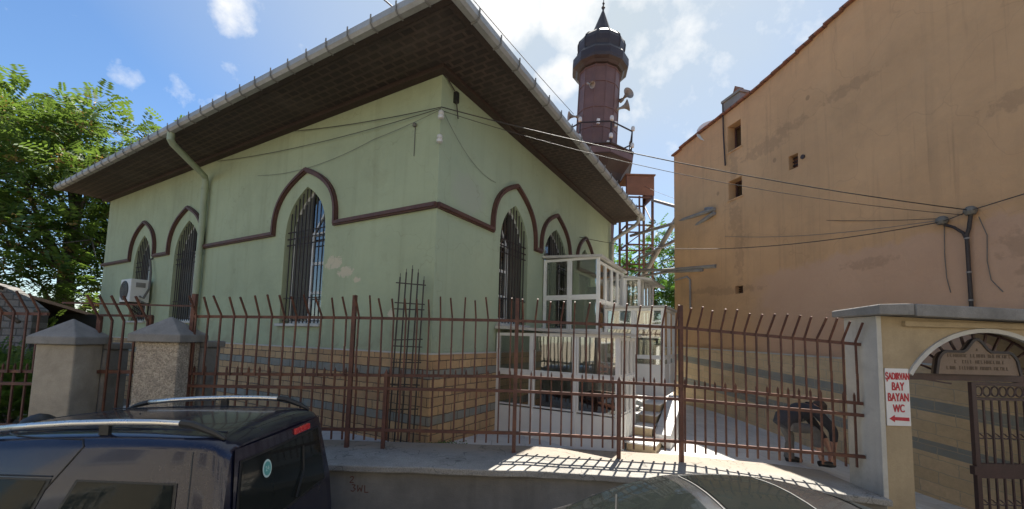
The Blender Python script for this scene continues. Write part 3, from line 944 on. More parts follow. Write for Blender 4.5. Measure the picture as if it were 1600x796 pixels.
# balcony
b = MB()
b.lathe([(.95, -1.6), (1.1, -1.35), (1.3, -.85), (1.62, -.42), (1.68, -.38), (1.68, -.02), (1.74, .0), (1.74, .05)], 8, rot0=R(22.5) - R(20))
bal = b.build('balcony', 'darkwood', minaret, (0, 0, -.8))
b = MB()
for k in range(8):
    a0, a1 = 2 * PI * k / 8 + R(2.5), 2 * PI * (k + 1) / 8 + R(2.5)
    p0, p1 = Vector((1.69 * math.cos(a0), 1.69 * math.sin(a0), 0)), Vector((1.69 * math.cos(a1), 1.69 * math.sin(a1), 0))
    b.bar(p0 + Vector((0, 0, -.21)), p1 + Vector((0, 0, -.21)), .03, .26)
b.build('balcony_panels', 'minaret', bal)
b = MB()
posts = []
for k in range(8):
    a = 2 * PI * k / 8 + R(2.5)
    p0 = Vector((1.62 * math.cos(a), 1.62 * math.sin(a), .05))
    posts.append(p0)
    b.bar(p0, p0 + Vector((0, 0, .95)), .05)
for k in range(8):
    p0, p1 = posts[k], posts[(k + 1) % 8]
    b.bar(p0 + Vector((0, 0, .93)), p1 + Vector((0, 0, .93)), .045)
    if k in (7, 0, 1):
        b.bar(p0 + Vector((0, 0, .1)), p1 + Vector((0, 0, .85)), .03)
b.build('balcony_railing', 'iron', bal)
for k, p0 in enumerate(posts):
    for dz in (.98, .25):
        q = MB(); q.lathe([(.03, 0), (.075, .02), (.085, .12), (.06, .2), (.02, .22)], 8)
        q.build('lamp', 'porc', bal, (p0.x * 1.02, p0.y * 1.02, dz))
for ang, z_ in ((-105, .4), (-75, -.5), (-50, .5)):
    a = R(ang)
    q = MB(); q.box(.93 * math.cos(a) - .06, .93 * math.cos(a) + .06, .93 * math.sin(a) - .05, .93 * math.sin(a) + .05, z_, z_ + .22)
    q.build('junction_box', 'white', minaret)

def horn(label, wx, wz, aim, s=1.0, wy=16.55):
    t = thing('horn_loudspeaker', label, 'loudspeaker', (wx, wy, wz), 0, 'horn loudspeakers on the minaret')
    b = MB()
    b.lathe([(.05, -.22), (.075, -.2), (.075, -.04), (.045, -.02), (.05, .08), (.085, .2), (.15, .29), (.235, .36), (.24, .375), (.225, .37), (.14, .29), (.075, .2), (.03, .1)], 16)
    b.v = [(x * s, y * s, z * s) for x, y, z in b.v]
    o = b.build('bell', 'steel', t, smooth='auto')
    o.rotation_euler = Vector(aim).to_track_quat('Z', 'Y').to_euler()
    b = MB(); b.bar((0, 0, -.02), Vector((MNX + .08, MNY, wz)) - Vector((wx, wy, wz)), .035)
    # arm only reaches into the shaft's skin
    d = Vector((MNX + .08 - wx, MNY - wy, 0)); L_ = d.length; d.normalize()
    b = MB(); b.bar(Vector((0, 0, -.01)), d * max(.12, L_ - .86), .035)
    b.build('mounting_arm', 'iron', t)
horn('grey horn loudspeaker on the middle of the shaft, aimed down at the street', 3.02, 13.35, (.45, -.6, -.55), .62, 16.55)
horn('upper of two horns right of the shaft, its round mouth towards the street', 4.62, 13.08, (.35, -.9, .1), 1.05, 17.1)
horn('lower of two horns right of the shaft, seen side-on pointing right', 4.45, 12.62, (1, -.25, .3), 1.05, 17.1)
horn('small horn loudspeaker on the left of the shaft above the balcony', 2.55, 12.2, (-1, -.1, .0), .85, 17.1)

# ------------------------------------------------------------------ steel stair tower beside the minaret
tw = thing('steel_stair_tower', 'rusty steel frame tower topped by an orange-brown sheet, braced to the ochre building', 'steel tower', (0, 0, 0))
b = MB()
tx0, tx1, ty0, ty1 = 4.55, 5.58, 16.2, 17.3
for x_, y_ in ((tx0, ty0), (tx1, ty0), (tx0, ty1), (tx1, ty1)):
    b.bar((x_, y_, .5), (x_, y_, 9.25), .085)
b.bar((5.05, ty0, .5), (5.05, ty0, 8.4), .06)
for zz in (2.6, 4.9, 5.6, 6.4, 7.2, 8.35):
    for p0, p1 in (((tx0, ty0), (tx1, ty0)), ((tx1, ty0), (tx1, ty1)), ((tx1, ty1), (tx0, ty1)), ((tx0, ty1), (tx0, ty0))):
        b.bar((*p0, zz), (*p1, zz), .055)
for z0_, z1_ in ((5.6, 6.4), (6.4, 7.2), (4.9, 5.6)):
    b.bar((tx0, ty0 - .04, z0_), (tx1, ty0 - .04, z1_), .04)
b.bar((tx1 + .04, ty0, 7.2), (tx1 + .04, ty1, 8.35), .04)
b.build('frame', 'rust', tw)
b = MB()
b.box(tx0 - .03, tx1 + .05, ty0 - .06, ty0 - .045, 8.42, 9.22)
b.box(tx1 + .046, tx1 + .06, ty0 - .04, ty1 + .04, 8.42, 9.22)
b.box(tx0 - .08, tx1 + .1, ty0 - .1, ty1 + .08, 9.24, 9.29)
b.build('sheet_panel', 'rustsheet', tw)
b = MB()
hub = Vector((5.86, 11.75, 6.45))
b.tube([(tx1, ty0, 8.25), (5.86, 14.0, 7.2), hub], .06, 8)
b.tube([(4.7, ty0, 6.75), (5.45, 14.0, 6.62), hub], .06, 8)
b.tube([(5.0, ty0, 5.8), (5.6, 14.0, 6.05), hub - Vector((0, 0, .12))], .06, 8)
b.tube([(5.15, 16.0, 5.1), (5.7, 13.6, 7.05)], .09, 8)
b.tube([(4.9, ty0, 5.35), (5.3, 14.3, 5.05), (5.92, 11.8, 4.76)], .055, 8)
b.tube([(5.0, ty0, 5.1), (5.35, 14.1, 4.95), (5.75, 12.3, 4.72)], .045, 8)
b.build('brace', 'steel', tw)

# ------------------------------------------------------------------ ochre building on the right
BX, BY = 7.47, 6.0
BROT = math.atan2(-.966, .257)
och = thing('ochre_building', 'tall ochre plastered building with patched pinkish lower wall and a sloping tiled verge', 'building', (BX, BY, 0), BROT)
verge = [(-7.9, 8.90), (-7.5, 9.0), (-6.6, 9.07), (-5.6, 9.13), (-4.6, 9.2), (-3.6, 9.36), (-2.6, 9.58), (-1.9, 9.72), (-1.0, 9.95), (0.0, 10.2), (.62, 10.36)]
rects = [(-5.50, -5.02, 7.95, 8.72), (-5.50, -5.02, 6.55, 7.10), (-3.62, -3.38, 6.68, 7.02), (-5.32, -5.05, 3.88, 4.09)]
outer = [(-7.9, 0), (.62, 0)] + verge[::-1]
b = MB()
b.slab(outer, [[(a, c), (bb, c), (bb, d_), (a, d_)] for a, bb, c, d_ in rects], 0, .45)
b.build('wall', 'ochre', och)
b = MB()
b.box(-7.9, .62, 8.0, 8.4, 0, 8.9); b.box(-7.9, -7.5, .45, 8.0, 0, 8.9); b.box(.2, .62, .45, 8.0, 0, 10.2)
b.build('wall', 'opp', och)
for a, bb, c, d_ in rects[:2]:
    q = MB()
    q.slab([(a, c), (bb, c), (bb, d_), (a, d_)], [[(a + .05, c + .05), (bb - .05, c + .05), (bb - .05, d_ - .05), (a + .05, d_ - .05)]], .25, .30)
    q.box((a + bb) / 2 - .02, (a + bb) / 2 + .02, .252, .298, c + .05, d_ - .05)
    o = q.build('window', 'brown', och)
    q = MB(); q.box(a + .04, bb - .04, .27, .276, c + .04, d_ - .04); q.build('pane', 'dkglass', o)
    q = MB(); q.box(a - .04, bb + .04, -.03, .2, c - .035, c - .002); q.build('sill', 'ochre', o)
    q = MB(); q.box(a, bb, .33, .36, c, d_); q.build('shade_backing', 'dark', o)  # dark sheet behind the pane stands for the unlit room
for a, bb, c, d_ in rects[2:]:
    q = MB(); q.box(a, bb, .16, .2, c, d_)
    o = q.build('vent', 'rustsheet', och)
    q = MB()
    for k in range(4):
        zz = c + (d_ - c) * (k + .5) / 4
        q.bar((a, .13, zz), (bb, .13, zz), .012, .03)
    q.build('louvre', 'iron', o)
q = MB(); q.tube([(-3.25, .02, 6.86), (-3.25, -.03, 6.86)], .05, 12); q.build('flue_hole', 'iron', och)
# tiled roof: overhanging verge tiles seen edge-on
q = MB()
for (xa, za_), (xb, zb) in zip(verge, verge[1:]):
    k = max(1, round((xb - xa) / .33))
    for i in range(k):
        u0, u1 = xa + (xb - xa) * i / k, xa + (xb - xa) * (i + 1) / k
        z0_ = za_ + (zb - za_) * i / k
        q.add([(u0 - .03, -.09, z0_ + .0), (u1, -.09, z0_ + .045), (u1, 8.5, z0_ + .045), (u0 - .03, 8.5, z0_), (u0 - .03, -.09, z0_ + .05), (u1, -.09, z0_ + .085), (u1, 8.5, z0_ + .085), (u0 - .03, 8.5, z0_ + .05)],
              [(3, 2, 1, 0), (4, 5, 6, 7), (0, 1, 5, 4), (1, 2, 6, 5), (2, 3, 7, 6), (3, 0, 4, 7)])
q.build('roof', 'tiles', och)
q = MB()
q.box(-5.72, -5.10, .06, .62, 8.95, 9.56); q.box(-5.76, -5.06, .02, .66, 9.56, 9.64)
o = q.build('chimney', 'conc', och, bevel=.01)
q = MB()
q.add([(-5.55, .2, 9.64), (-5.27, .2, 9.64), (-5.27, .5, 9.64), (-5.55, .5, 9.64), (-5.41, .2, 9.95), (-5.41, .5, 9.95)],
      [(0, 1, 4), (1, 2, 5, 4), (2, 3, 5), (3, 0, 4, 5), (3, 2, 1, 0)])
q.build('chimney_cowl', 'rustsheet', o)
q = MB(); q.tube([(-5.62, -.04, 9.5), (-5.60, -.05, 8.6), (-5.55, -.05, 7.6)], .02, 8); q.build('vent_pipe', 'iron', och)
q = MB(); q.slab([(-7.95, 0), (.64, 0), (.64, 2.20), (-7.95, 2.36)], [], -.045, -.004)
q.build('stone_cladding', 'clad', och)
q = MB(); q.slab([(-7.95, 2.362), (.64, 2.202), (.64, 2.232), (-7.95, 2.392)], [], -.06, -.003)
q.build('cladding_ledge', 'plaster', och)

dish = thing('satellite_dish', 'round pale satellite dish behind the roof edge of the ochre building', 'satellite dish', (6.1, 12.35, 8.55), 0)
q = MB(); q.lathe([(.0, .0), (.2, .02), (.38, .085), (.42, .11), (.42, .125), (.2, .035), (.0, .015)], 24)
o = q.build('reflector', 'white', dish, (0, 0, .52), smooth='auto'); o.rotation_euler = (R(70), 0, R(-25))
q = MB(); q.tube([(0, .05, 0), (0, .05, .5)], .03, 8); q.build('mast', 'steel', dish)

# conduit with two weatherheads
cdt = thing('cable_riser', 'dark conduit with two cowled cable entries on the pink wall above the gate', 'conduit', (BX, BY, 0), BROT)
q = MB()
q.tube([(-.50, -.05, 2.9), (-.50, -.05, 4.35), (-.47, -.05, 4.45), (-.43, -.06, 4.68)], .028, 8)
q.tube([(-.50, -.05, 4.25), (-.54, -.05, 4.4), (-.65, -.05, 4.52), (-.77, -.06, 4.60)], .022, 8)
q.build('pipe', 'iron', cdt)
for x_, z_ in ((-.43, 4.72), (-.79, 4.66)):
    q = MB(); q.lathe([(.02, -.06), (.06, -.05), (.085, 0), (.075, .05), (.04, .08), (.0, .09)], 12)
    q.build('cowl', 'greycable', cdt, (x_, -.07, z_))
for zz in (3.3, 3.75, 4.3):
    q = MB(); q.tube([(-.5, -.05, zz - .012), (-.5, -.05, zz + .012)], .034, 8)
    q.build('clamp', 'steel', cdt)
q = MB()
q.tube([(-.79, -.02, 4.58), (-.81, -.015, 4.1), (-.80, -.015, 3.7), (-.76, -.015, 3.45)], .006, 5)
q.tube([(-.36, -.02, 4.62), (-.28, -.015, 4.3), (-.30, -.015, 3.9), (-.27, -.015, 3.6), (-.15, -.015, 3.4)], .006, 5)
q.build('loose_wire', 'greycable', cdt)
q = MB()
q.tube([(-7.85, -.06, 4.58), (-7.2, -.06, 4.62), (-7.1, -.03, 4.5), (-7.1, -.03, 3.6)], .03, 8)
tag(q.build('wall_pipe', 'steel', None, (BX, BY, 0), BROT), 'short bent grey pipe at the far edge of the ochre wall', 'pipe')

# back of the alley
q = MB(); q.box(3.9, 9.0, 19.6, 19.85, 0, 2.3)
q.box(3.85, 9.05, 19.55, 19.9, 2.3, 2.38)
tag(q.build('alley_end_wall', 'plaster', bevel=.01), 'pale low wall closing the far end of the alley', 'wall')

# ------------------------------------------------------------------ street wall and railings
LEDGE = [(-4.85, .86), (-2, .85), (.1, .84), (2.5, .77), (4.2, .66), (4.87, .59)]
lz = lambda x: lerp_tab(LEDGE, x)
rw = thing('retaining_wall', 'low grey rendered street wall with a broad rough cement coping', 'wall')
xs = [-4.85 + i * .243 for i in range(41)]
xs[-1] = 4.868
b = MB(); c = MB()
def ribbon(mb, xs, y0, y1, zlo, zhi, jit=0.0):
    vs = []
    for x in xs:
        j = jit * (noise.noise((x * 2.3, y0, 1.7)))
        vs += [(x, y0 + j, zlo(x)), (x, y1, zlo(x)), (x, y1, zhi(x)), (x, y0 + j, zhi(x) - .0)]
    fs = []
    for i in range(len(xs) - 1):
        for k in range(4):
            k2 = (k + 1) % 4
            fs.append((i * 4 + k, i * 4 + k2, (i + 1) * 4 + k2, (i + 1) * 4 + k))
    fs.append((0, 3, 2, 1)); e = (len(xs) - 1) * 4; fs.append((e, e + 1, e + 2, e + 3))
    mb.add(vs, fs)
ribbon(b, xs, 5.42, 6.5, lambda x: 0, lambda x: lz(x) - .085)
b.build('wall_body', 'retain', rw)
ribbon(c, xs, 5.34, 6.56, lambda x: lz(x) - .084 + .012 * noise.noise((x * 3, 0, 0)), lambda x: lz(x) + .010 * noise.noise((x * 1.7, 5, 0)), .03)
c.build('coping', 'ledge', rw, bevel=.015)
gf = MB()
def scrawl(mb, pts, w=.011):
    for p0, p1 in zip(pts, pts[1:]):
        mb.bar((p0[0], 5.417, p0[1]), (p1[0], 5.417, p1[1]), w, .004, (0, 1, 0))
bx, bz = -2.02, .60
scrawl(gf, [(bx, bz + .07), (bx + .025, bz + .09), (bx + .05, bz + .075), (bx + .035, bz + .045), (bx, bz + .01), (bx + .05, bz + .012)])
bx, bz = -1.99, .50
scrawl(gf, [(bx, bz + .085), (bx + .045, bz + .08), (bx + .02, bz + .05), (bx + .05, bz + .03), (bx + .02, bz), (bx - .01, bz + .01)])
scrawl(gf, [(bx + .075, bz + .08), (bx + .08, bz), (bx + .105, bz + .05), (bx + .125, bz), (bx + .135, bz + .08)])
scrawl(gf, [(bx + .165, bz + .08), (bx + .17, bz - .01), (bx + .215, bz - .005)])
gf.build('scrawled_figures', 'graffiti', rw)

FY = 6.15
def fy(x): return FY if x <= 2.54 else FY - .43 * (x - 2.54) / 2.32
R1 = [(-9.5, 2.66), (-4.65, 2.71), (-2.4, 2.75), (.1, 2.77), (2.55, 2.73), (4.86, 2.545)]
R2 = [(-9.5, 1.80), (-4.65, 1.86), (-2.4, 1.90), (.1, 1.94), (2.55, 1.87), (4.86, 1.735)]
R3 = [(-9.5, 1.62), (-4.65, 1.68), (-2.4, 1.71), (.1, 1.73), (2.55, 1.67), (4.86, 1.575)]
R4 = [(-9.5, 1.02), (-4.65, 1.08), (-2.4, 1.11), (.1, 1.12), (2.55, 1.06), (4.86, 1.02)]
def rail(parent, tab, x0, x1, w=.042, y=None):
    xs_ = [x0] + [x for x, _ in tab if x0 < x < x1] + [x1]
    m = MB()
    P = [Vector((x, fy(x) if y is None else y, lerp_tab(tab, x))) for x in xs_]
    for p0, p1 in zip(P, P[1:]):
        m.bar(p0, p1, w, w)
    return m.build('rail', 'rust', parent)
def upper_panel(parent, x0, x1, n, lean=.16, rise=.27, name='upper_bars'):
    m = MB()
    for i in range(n):
        x = x0 + (x1 - x0) * (i + .5) / n + random.uniform(-.006, .006)
        za = lerp_tab(R2, x); zb = lerp_tab(R1, x)
        yb = fy(x) - .033
        k = Vector((x + random.uniform(-.004, .004), yb, zb + .04))
        tip = k + Vector((random.gauss(0, .014), -lean * random.uniform(.78, 1.15), rise * random.uniform(.88, 1.06)))
        xb_ = x + random.gauss(0, .006)
        m.bar((xb_, yb, za - .02), ((x + xb_) / 2 + random.gauss(0, .004), yb, (za + zb) / 2), .021)
        m.bar(((x + xb_) / 2, yb, (za + zb) / 2 - .004), k, .021)
        m.bar(k - Vector((0, 0, .006)), tip, .021)
    return m.build(name, 'rust', parent)
def lower_panel(parent, x0, x1, n):
    m = MB()
    for i in range(n):
        x = x0 + (x1 - x0) * (i + .5) / n + random.uniform(-.005, .005)
        za, zb = lerp_tab(R4, x) - .155, lerp_tab(R3, x) + .26
        yb = fy(x) + .032
        m.bar((x, yb, za), (x, yb, zb), .022)
        m.add([(x - .011, yb - .011, zb), (x + .011, yb - .011, zb), (x + .011, yb + .011, zb), (x - .011, yb + .011, zb), (x, yb, zb + .045)],
              [(0, 1, 4), (1, 2, 4), (2, 3, 4), (3, 0, 4)])
    return m.build('lower_bars', 'rust', parent)
fen = thing('railing_fence', 'rusty brown two-tier iron railing with bent-out spear tips on the coping', 'fence')
for tab in (R1, R2, R3, R4):
    rail(fen, tab, -4.80, 4.86)
bays = [(-4.80, -2.37), (-2.37, .08), (.08, 2.54), (2.54, 4.86)]
for (a, bb), nu, nl in zip(bays, (13, 14, 13, 15), (15, 15, 16, 17)):
    upper_panel(fen, a, bb, nu); lower_panel(fen, a, bb, nl)
for x_ in (-4.78, -2.37, .08, 2.54):
    m = MB(); m.bar((x_, FY + .005, lz(x_) - .02), (x_, FY + .005, lerp_tab(R1, x_) + .34), .056, .056, (0, 1, 0)); m.build('post', 'rust', fen)
for x_ in (-1.84, 1.62):
    m = MB(); m.bar((x_, FY + .005, lz(x_) - .02), (x_, FY + .005, lerp_tab(R3, x_) + .22), .05, .05, (0, 1, 0))
    z_ = lerp_tab(R3, x_) + .22
    m.add([(x_ - .025, FY - .02, z_), (x_ + .025, FY - .02, z_), (x_ + .025, FY + .03, z_), (x_ - .025, FY + .03, z_), (x_, FY + .005, z_ + .07)], [(0, 1, 4), (1, 2, 4), (2, 3, 4), (3, 0, 4)])
    m.build('short_post', 'rust', fen)

lf = thing('railing_fence', 'rusty railing left of the cement pillars, against the dark undergrowth', 'fence')
for tab in (R1, R2, R3, R4):
    rail(lf, tab, -11.5, -6.95)
upper_panel(lf, -11.5, -6.95, 24, lean=.2); lower_panel(lf, -11.5, -6.95, 26)
lw = MB(); lw.box(-11.6, -6.95, 5.9, 6.4, 0, .84)
tag(lw.build('plinth_wall', 'retain', bevel=.01), 'short low grey wall below the leftmost railing', 'wall')

def stone_pillar(label, xa, xb, ztop, m, ang):
    t = thing('gate_pillar', label, 'pillar', ((xa + xb) / 2, 6.08, 0), ang, 'cement gate pillars behind the van')
    w_ = (xb - xa) / 2
    q = MB(); q.box(-w_, w_, -.18, .24, 0, ztop - .38); q.build('shaft', m, t, bevel=.02)
    q = MB()
    e = .07
    z0_, z1_ = ztop - .379, ztop - .27
    q.add([(-w_ - e, -.18 - e, z0_), (w_ + e, -.18 - e, z0_), (w_ + e, .24 + e, z0_), (-w_ - e, .24 + e, z0_),
           (-w_ - e, -.18 - e, z1_), (w_ + e, -.18 - e, z1_), (w_ + e, .24 + e, z1_), (-w_ - e, .24 + e, z1_), (0, .03, ztop)],
          [(3, 2, 1, 0), (0, 1, 5, 4), (1, 2, 6, 5), (2, 3, 7, 6), (3, 0, 4, 7), (4, 5, 8), (5, 6, 8), (6, 7, 8), (7, 4, 8)])
    q.build('cap', 'cap', t, bevel=.012)
    q = MB(); q.box(w_ - .22, w_ + .05, .245, .62, 0, ztop - .46); q.box(w_ - .25, w_ + .10, .25, .66, ztop - .459, ztop - .36)
    q.build('rear_pier', 'cap', t, bevel=.02)
    return t
stone_pillar('left cement pillar with a pyramid cap, smoother and streaked', -6.80, -6.24, 2.63, 'pillar', 0)
stone_pillar('right cement pillar with a pyramid cap and pebbly aggregate face', -5.37, -4.76, 2.70, 'agg', 0)
sg = thing('small_iron_gate', 'narrow rusty iron gate with long bent tips between the two cement pillars', 'gate')
rail(sg, R1, -6.3, -5.5, .035, 6.28); rail(sg, R2, -6.3, -5.5, .05, 6.28)
m = MB()
for i in range(5):
    x = -6.26 + .18 * i
    m.bar((x, 6.25, .75), (x, 6.25, 2.62), .024)
    m.bar((x, 6.25, 2.615), (x - .02, 6.03, 2.98), .024)
m.bar((-6.9, 6.28, 2.87), (-4.9, 6.28, 2.87), .025)
m.build('gate_bars', 'rust', sg)
m = MB(); m.box(-6.3, -5.5, 6.27, 6.30, .35, 1.02); m.build('kick_plate', 'rust', sg)
for x_ in (-6.3, -5.52):
    m = MB(); m.bar((x_, 6.28, .3), (x_, 6.28, 2.7), .05, .05, (0, 1, 0)); m.build('stile', 'rust', sg)

# loose grille standing at the corner of the mosque
gp = MB()
for i in range(5):
    x = -1.90 + i * .098
    top = (3.52, 3.60, 3.66, 3.60, 3.48)[i]
    x2 = x + .02
    gp.bar((x2 - .02, 6.62, .80), (x2 + .035, 6.66, top - .06), .02)
    gp.bar((x2 + .035, 6.66, top - .062), (x2 + .036, 6.66, top), .008)
for zz in (1.0, 1.35, 1.7, 2.05, 2.35, 2.45, 2.75, 2.92, 3.02, 3.36):
    d_ = .05 * (zz - .8) / 2.8
    gp.bar((-1.95 + d_, 6.645, zz + random.uniform(-.03, .03)), (-1.46 + d_, 6.645, zz + random.uniform(-.03, .03)), .018)
tag(gp.build('bar_grille', 'iron'), 'tall narrow grille of thin rusty bars leaning against the mosque corner', 'grille')

# ------------------------------------------------------------------ gate portal on the right
GY = 5.45
por = thing('gate_portal', 'beige rendered gateway with a wide arch and grey coping, right of the railing', 'gateway')
def seg_arch(cx, hw, zs, rise, n=20):
    Rr = (hw * hw + rise * rise) / (2 * rise)
    cz = zs + rise - Rr
    a0 = math.asin(hw / Rr)
    return [(cx + Rr * math.sin(-a0 + 2 * a0 * i / n), cz + Rr * math.cos(-a0 + 2 * a0 * i / n)) for i in range(n + 1)]
AC_, AH, AS, AR = 6.31, 1.05, 2.17, .60
arc = seg_arch(AC_, AH, AS, AR)
outer = [(4.90, 0), (5.26, 0)] + arc + [(7.36, 0), (7.75, 0), (7.75, 2.86), (4.90, 2.93)]
q = MB(); q.slab(outer, [], GY, GY + .5); q.build('wall', 'sand', por)
q = MB(); q.strip(arc, .055, GY - .03, GY + .02); q.build('arch_moulding', 'plaster', por)
q = MB(); q.box(4.872, 4.897, GY - .006, GY + .55, .0, 2.93); q.box(4.84, 4.905, GY - .022, GY - .003, .5, 2.93)
q.build('side_facing', 'plaster', por, bevel=.006)
q = MB()
q.add([(4.74, 5.26, 2.935), (5.20, 5.26, 2.935), (5.20, 6.06, 2.935), (4.74, 6.06, 2.935), (4.74, 5.26, 3.07), (5.20, 5.26, 3.09), (5.20, 6.06, 3.09), (4.74, 6.06, 3.03)],
      [(3, 2, 1, 0), (4, 5, 6, 7), (0, 1, 5, 4), (1, 2, 6, 5), (2, 3, 7, 6), (3, 0, 4, 7)])
q.add([(5.202, 5.24, 2.925), (7.9, 5.24, 2.87), (7.9, 6.04, 2.87), (5.202, 6.04, 2.925), (5.202, 5.24, 3.085), (7.9, 5.24, 3.02), (7.9, 6.04, 3.02), (5.202, 6.04, 3.085)],
      [(3, 2, 1, 0), (4, 5, 6, 7), (0, 1, 5, 4), (1, 2, 6, 5), (2, 3, 7, 6), (3, 0, 4, 7)])
q.build('coping', 'cap', por, bevel=.015)
q = MB(); q.box(5.2, 7.75, 5.40, 5.449, 2.80, 2.868); q.build('cornice', 'sand', por)

ig = thing('iron_gate', 'dark brown iron gate with ring frieze and a fan of bars above', 'gate')
q = MB(); q.bar((5.26, 5.6, 2.135), (7.36, 5.6, 2.135), .06, .085); q.build('transom', 'gatepaint', ig)
q = MB()
cx, cz = 6.31, 2.0
for i in range(13):
    a = PI * (.045 + .91 * i / 12)
    d_ = Vector((math.cos(a), 0, math.sin(a)))
    # length up to the arch soffit
    L_ = .3
    while L_ < 1.3:
        x_, z_ = cx + d_.x * L_, cz + d_.z * L_
        if abs(x_ - AC_) >= AH: break
        Rr = (AH * AH + AR * AR) / (2 * AR)
        if z_ >= AS + AR - Rr + math.sqrt(max(0, Rr * Rr - (x_ - AC_) ** 2)): break
        L_ += .01
    q.bar((cx + d_.x * .35, 5.6, cz + d_.z * .35), (cx + d_.x * (L_ + .01), 5.6, cz + d_.z * (L_ + .01)), .028, .02)
q.tube([(x_, 5.6, z_ - .02) for x_, z_ in arc], .016, 6)
q.build('fanlight_bars', 'gatepaint', ig)
lx0, lx1 = 6.22, 7.33
q = MB()
for x_ in (lx0, lx1 - .06):
    q.box(x_, x_ + .06, 5.575, 5.625, .09, 2.08)
for z_, h_ in ((.09, .06), (.82, .19), (1.84, .035), (2.035, .045)):
    q.box(lx0 + .06, lx1 - .06, 5.578, 5.622, z_, z_ + h_)
lo = q.build('leaf', 'gatepaint', ig)
q = MB()
nb = 9
for i in range(1, nb):
    x_ = lx0 + .06 + (lx1 - lx0 - .12) * i / nb
    q.bar((x_, 5.6, 1.01), (x_, 5.6, 1.84), .02); q.bar((x_, 5.6, .15), (x_, 5.6, .82), .02)
for i in range(nb):
    x_ = lx0 + .06 + (lx1 - lx0 - .12) * (i + .5) / nb
    q.tube([(x_ + .05 * math.cos(k * PI / 8), 5.6, 1.957 + .065 * math.sin(k * PI / 8)) for k in range(17)], .010, 6, False)
    for zb in (1.36, .5):
        q.tube([(x_ - .062 + .124 * k / 8, 5.6, zb - .028 * math.sin(k * PI / 8)) for k in range(9)], .008, 6)
        q.tube([(x_ - .062 + .124 * k / 8, 5.6, zb + .02 + .02 * math.sin(k * PI / 4)) for k in range(9)], .008, 6)
q.build('leaf_bars', 'gatepaint', lo)
q = MB(); q.box(lx0 - .035, lx0 + .002, 5.57, 5.63, .86, .97); q.build('lock_case', 'gatepaint', lo)

pl = thing('stone_plaque', 'carved brown name plaque with a raised centre under the gate arch', 'plaque')
oc = []
for i in range(31):
    u = -1 + 2 * i / 30
    au = abs(u)
    if au < .36:
        z_ = .30 + .17 * (.5 + .5 * math.cos(PI * au / .36))
    else:
        z_ = .30 - .0 * au
        if au > .72: z_ = .30 - .30 * (1 - math.sqrt(max(0, 1 - ((au - .72) / .28) ** 2)))
    oc.append((u * .56, max(.0, z_)))
op = [(-.56, 0)] + [p_ for p_ in oc[1:-1]] + [(.56, 0)]
op = op[::-1]
q = MB(); q.slab([(6.21 + x_, 2.185 + z_) for x_, z_ in op], [], 5.475, 5.55); po = q.build('slab', 'plaque', pl, bevel=.006)
q = MB(); q.strip([(6.21 + x_, 2.185 + z_) for x_, z_ in op], .035, 5.462, 5.50); q.build('rim', 'iron', po)
# worn, unreadable lines of lettering
q = MB()
rnd = random.Random(3)
for row, (xa, xb, z_) in enumerate(((-.40, .42, .225), (-.34, .36, .145), (-.42, .40, .062))):
    x_ = xa
    while x_ < xb:
        w_ = rnd.uniform(.022, .036)
        if rnd.random() < .15:
            x_ += .03; continue
        zz = 2.185 + z_
        X = 6.21 + x_
        k = rnd.randrange(4)
        q.box(X, X + .008, 5.471, 5.476, zz, zz + .045)
        if k in (0, 1): q.box(X + .009, X + w_ - .009, 5.4712, 5.476, zz + .037, zz + .045)
        if k in (0, 2): q.box(X + .009, X + w_ - .009, 5.4712, 5.476, zz, zz + .008)
        if k in (1, 3): q.box(X + w_ - .008, X + w_, 5.471, 5.476, zz, zz + .045)
        if k == 3: q.box(X + .009, X + w_ - .009, 5.4712, 5.476, zz + .018, zz + .026)
        x_ += w_ + .009
q.box(6.20, 6.215, 5.471, 5.476, 2.51, 2.53); q.box(6.195, 6.22, 5.4712, 5.476, 2.495, 2.508)
q.build('lettering', 'plaquetext', po)

sgn = thing('direction_sign', 'white notice with red capitals and a left arrow on the gate pier', 'sign', (5.085, GY - .004, 1.5), 0)
q = MB(); q.box(-.155, .155, -.012, .0, 0, .74); q.build('board', 'signwhite', sgn)
for body, size, z_, sx in (('ŞADIRVAN', .128, .595, .50), ('BAY', .15, .455, .60), ('BAYAN', .15, .315, .57), ('WC', .14, .175, .62)):
    t_ = text_mb(body, size)
    q = MB(); q.add([(x * sx, y, z) for x, y, z in t_.v], t_.f)
    q.v = [(x * 1.0, -.0145 + y * .5, z) for x, y, z in q.v]
    # thicken strokes slightly by doubling with a small shift
    n0 = list(q.v); f0 = list(q.f)
    q2 = MB(); q2.add(n0, f0); q2.add([(x + .008, y - .0002, z) for x, y, z in n0], f0); q2.add([(x + .004, y - .0004, z + .005) for x, y, z in n0], f0)
    q2.build('lettering', 'signred', sgn, (0, 0, z_), fix=False)
q = MB()
q.slab([(-.125, .09), (-.055, .045), (-.055, .07), (.135, .062), (.135, .108), (-.055, .112), (-.055, .138)], [], -.0155, -.0125)
q.build('arrow', 'signred', sgn)

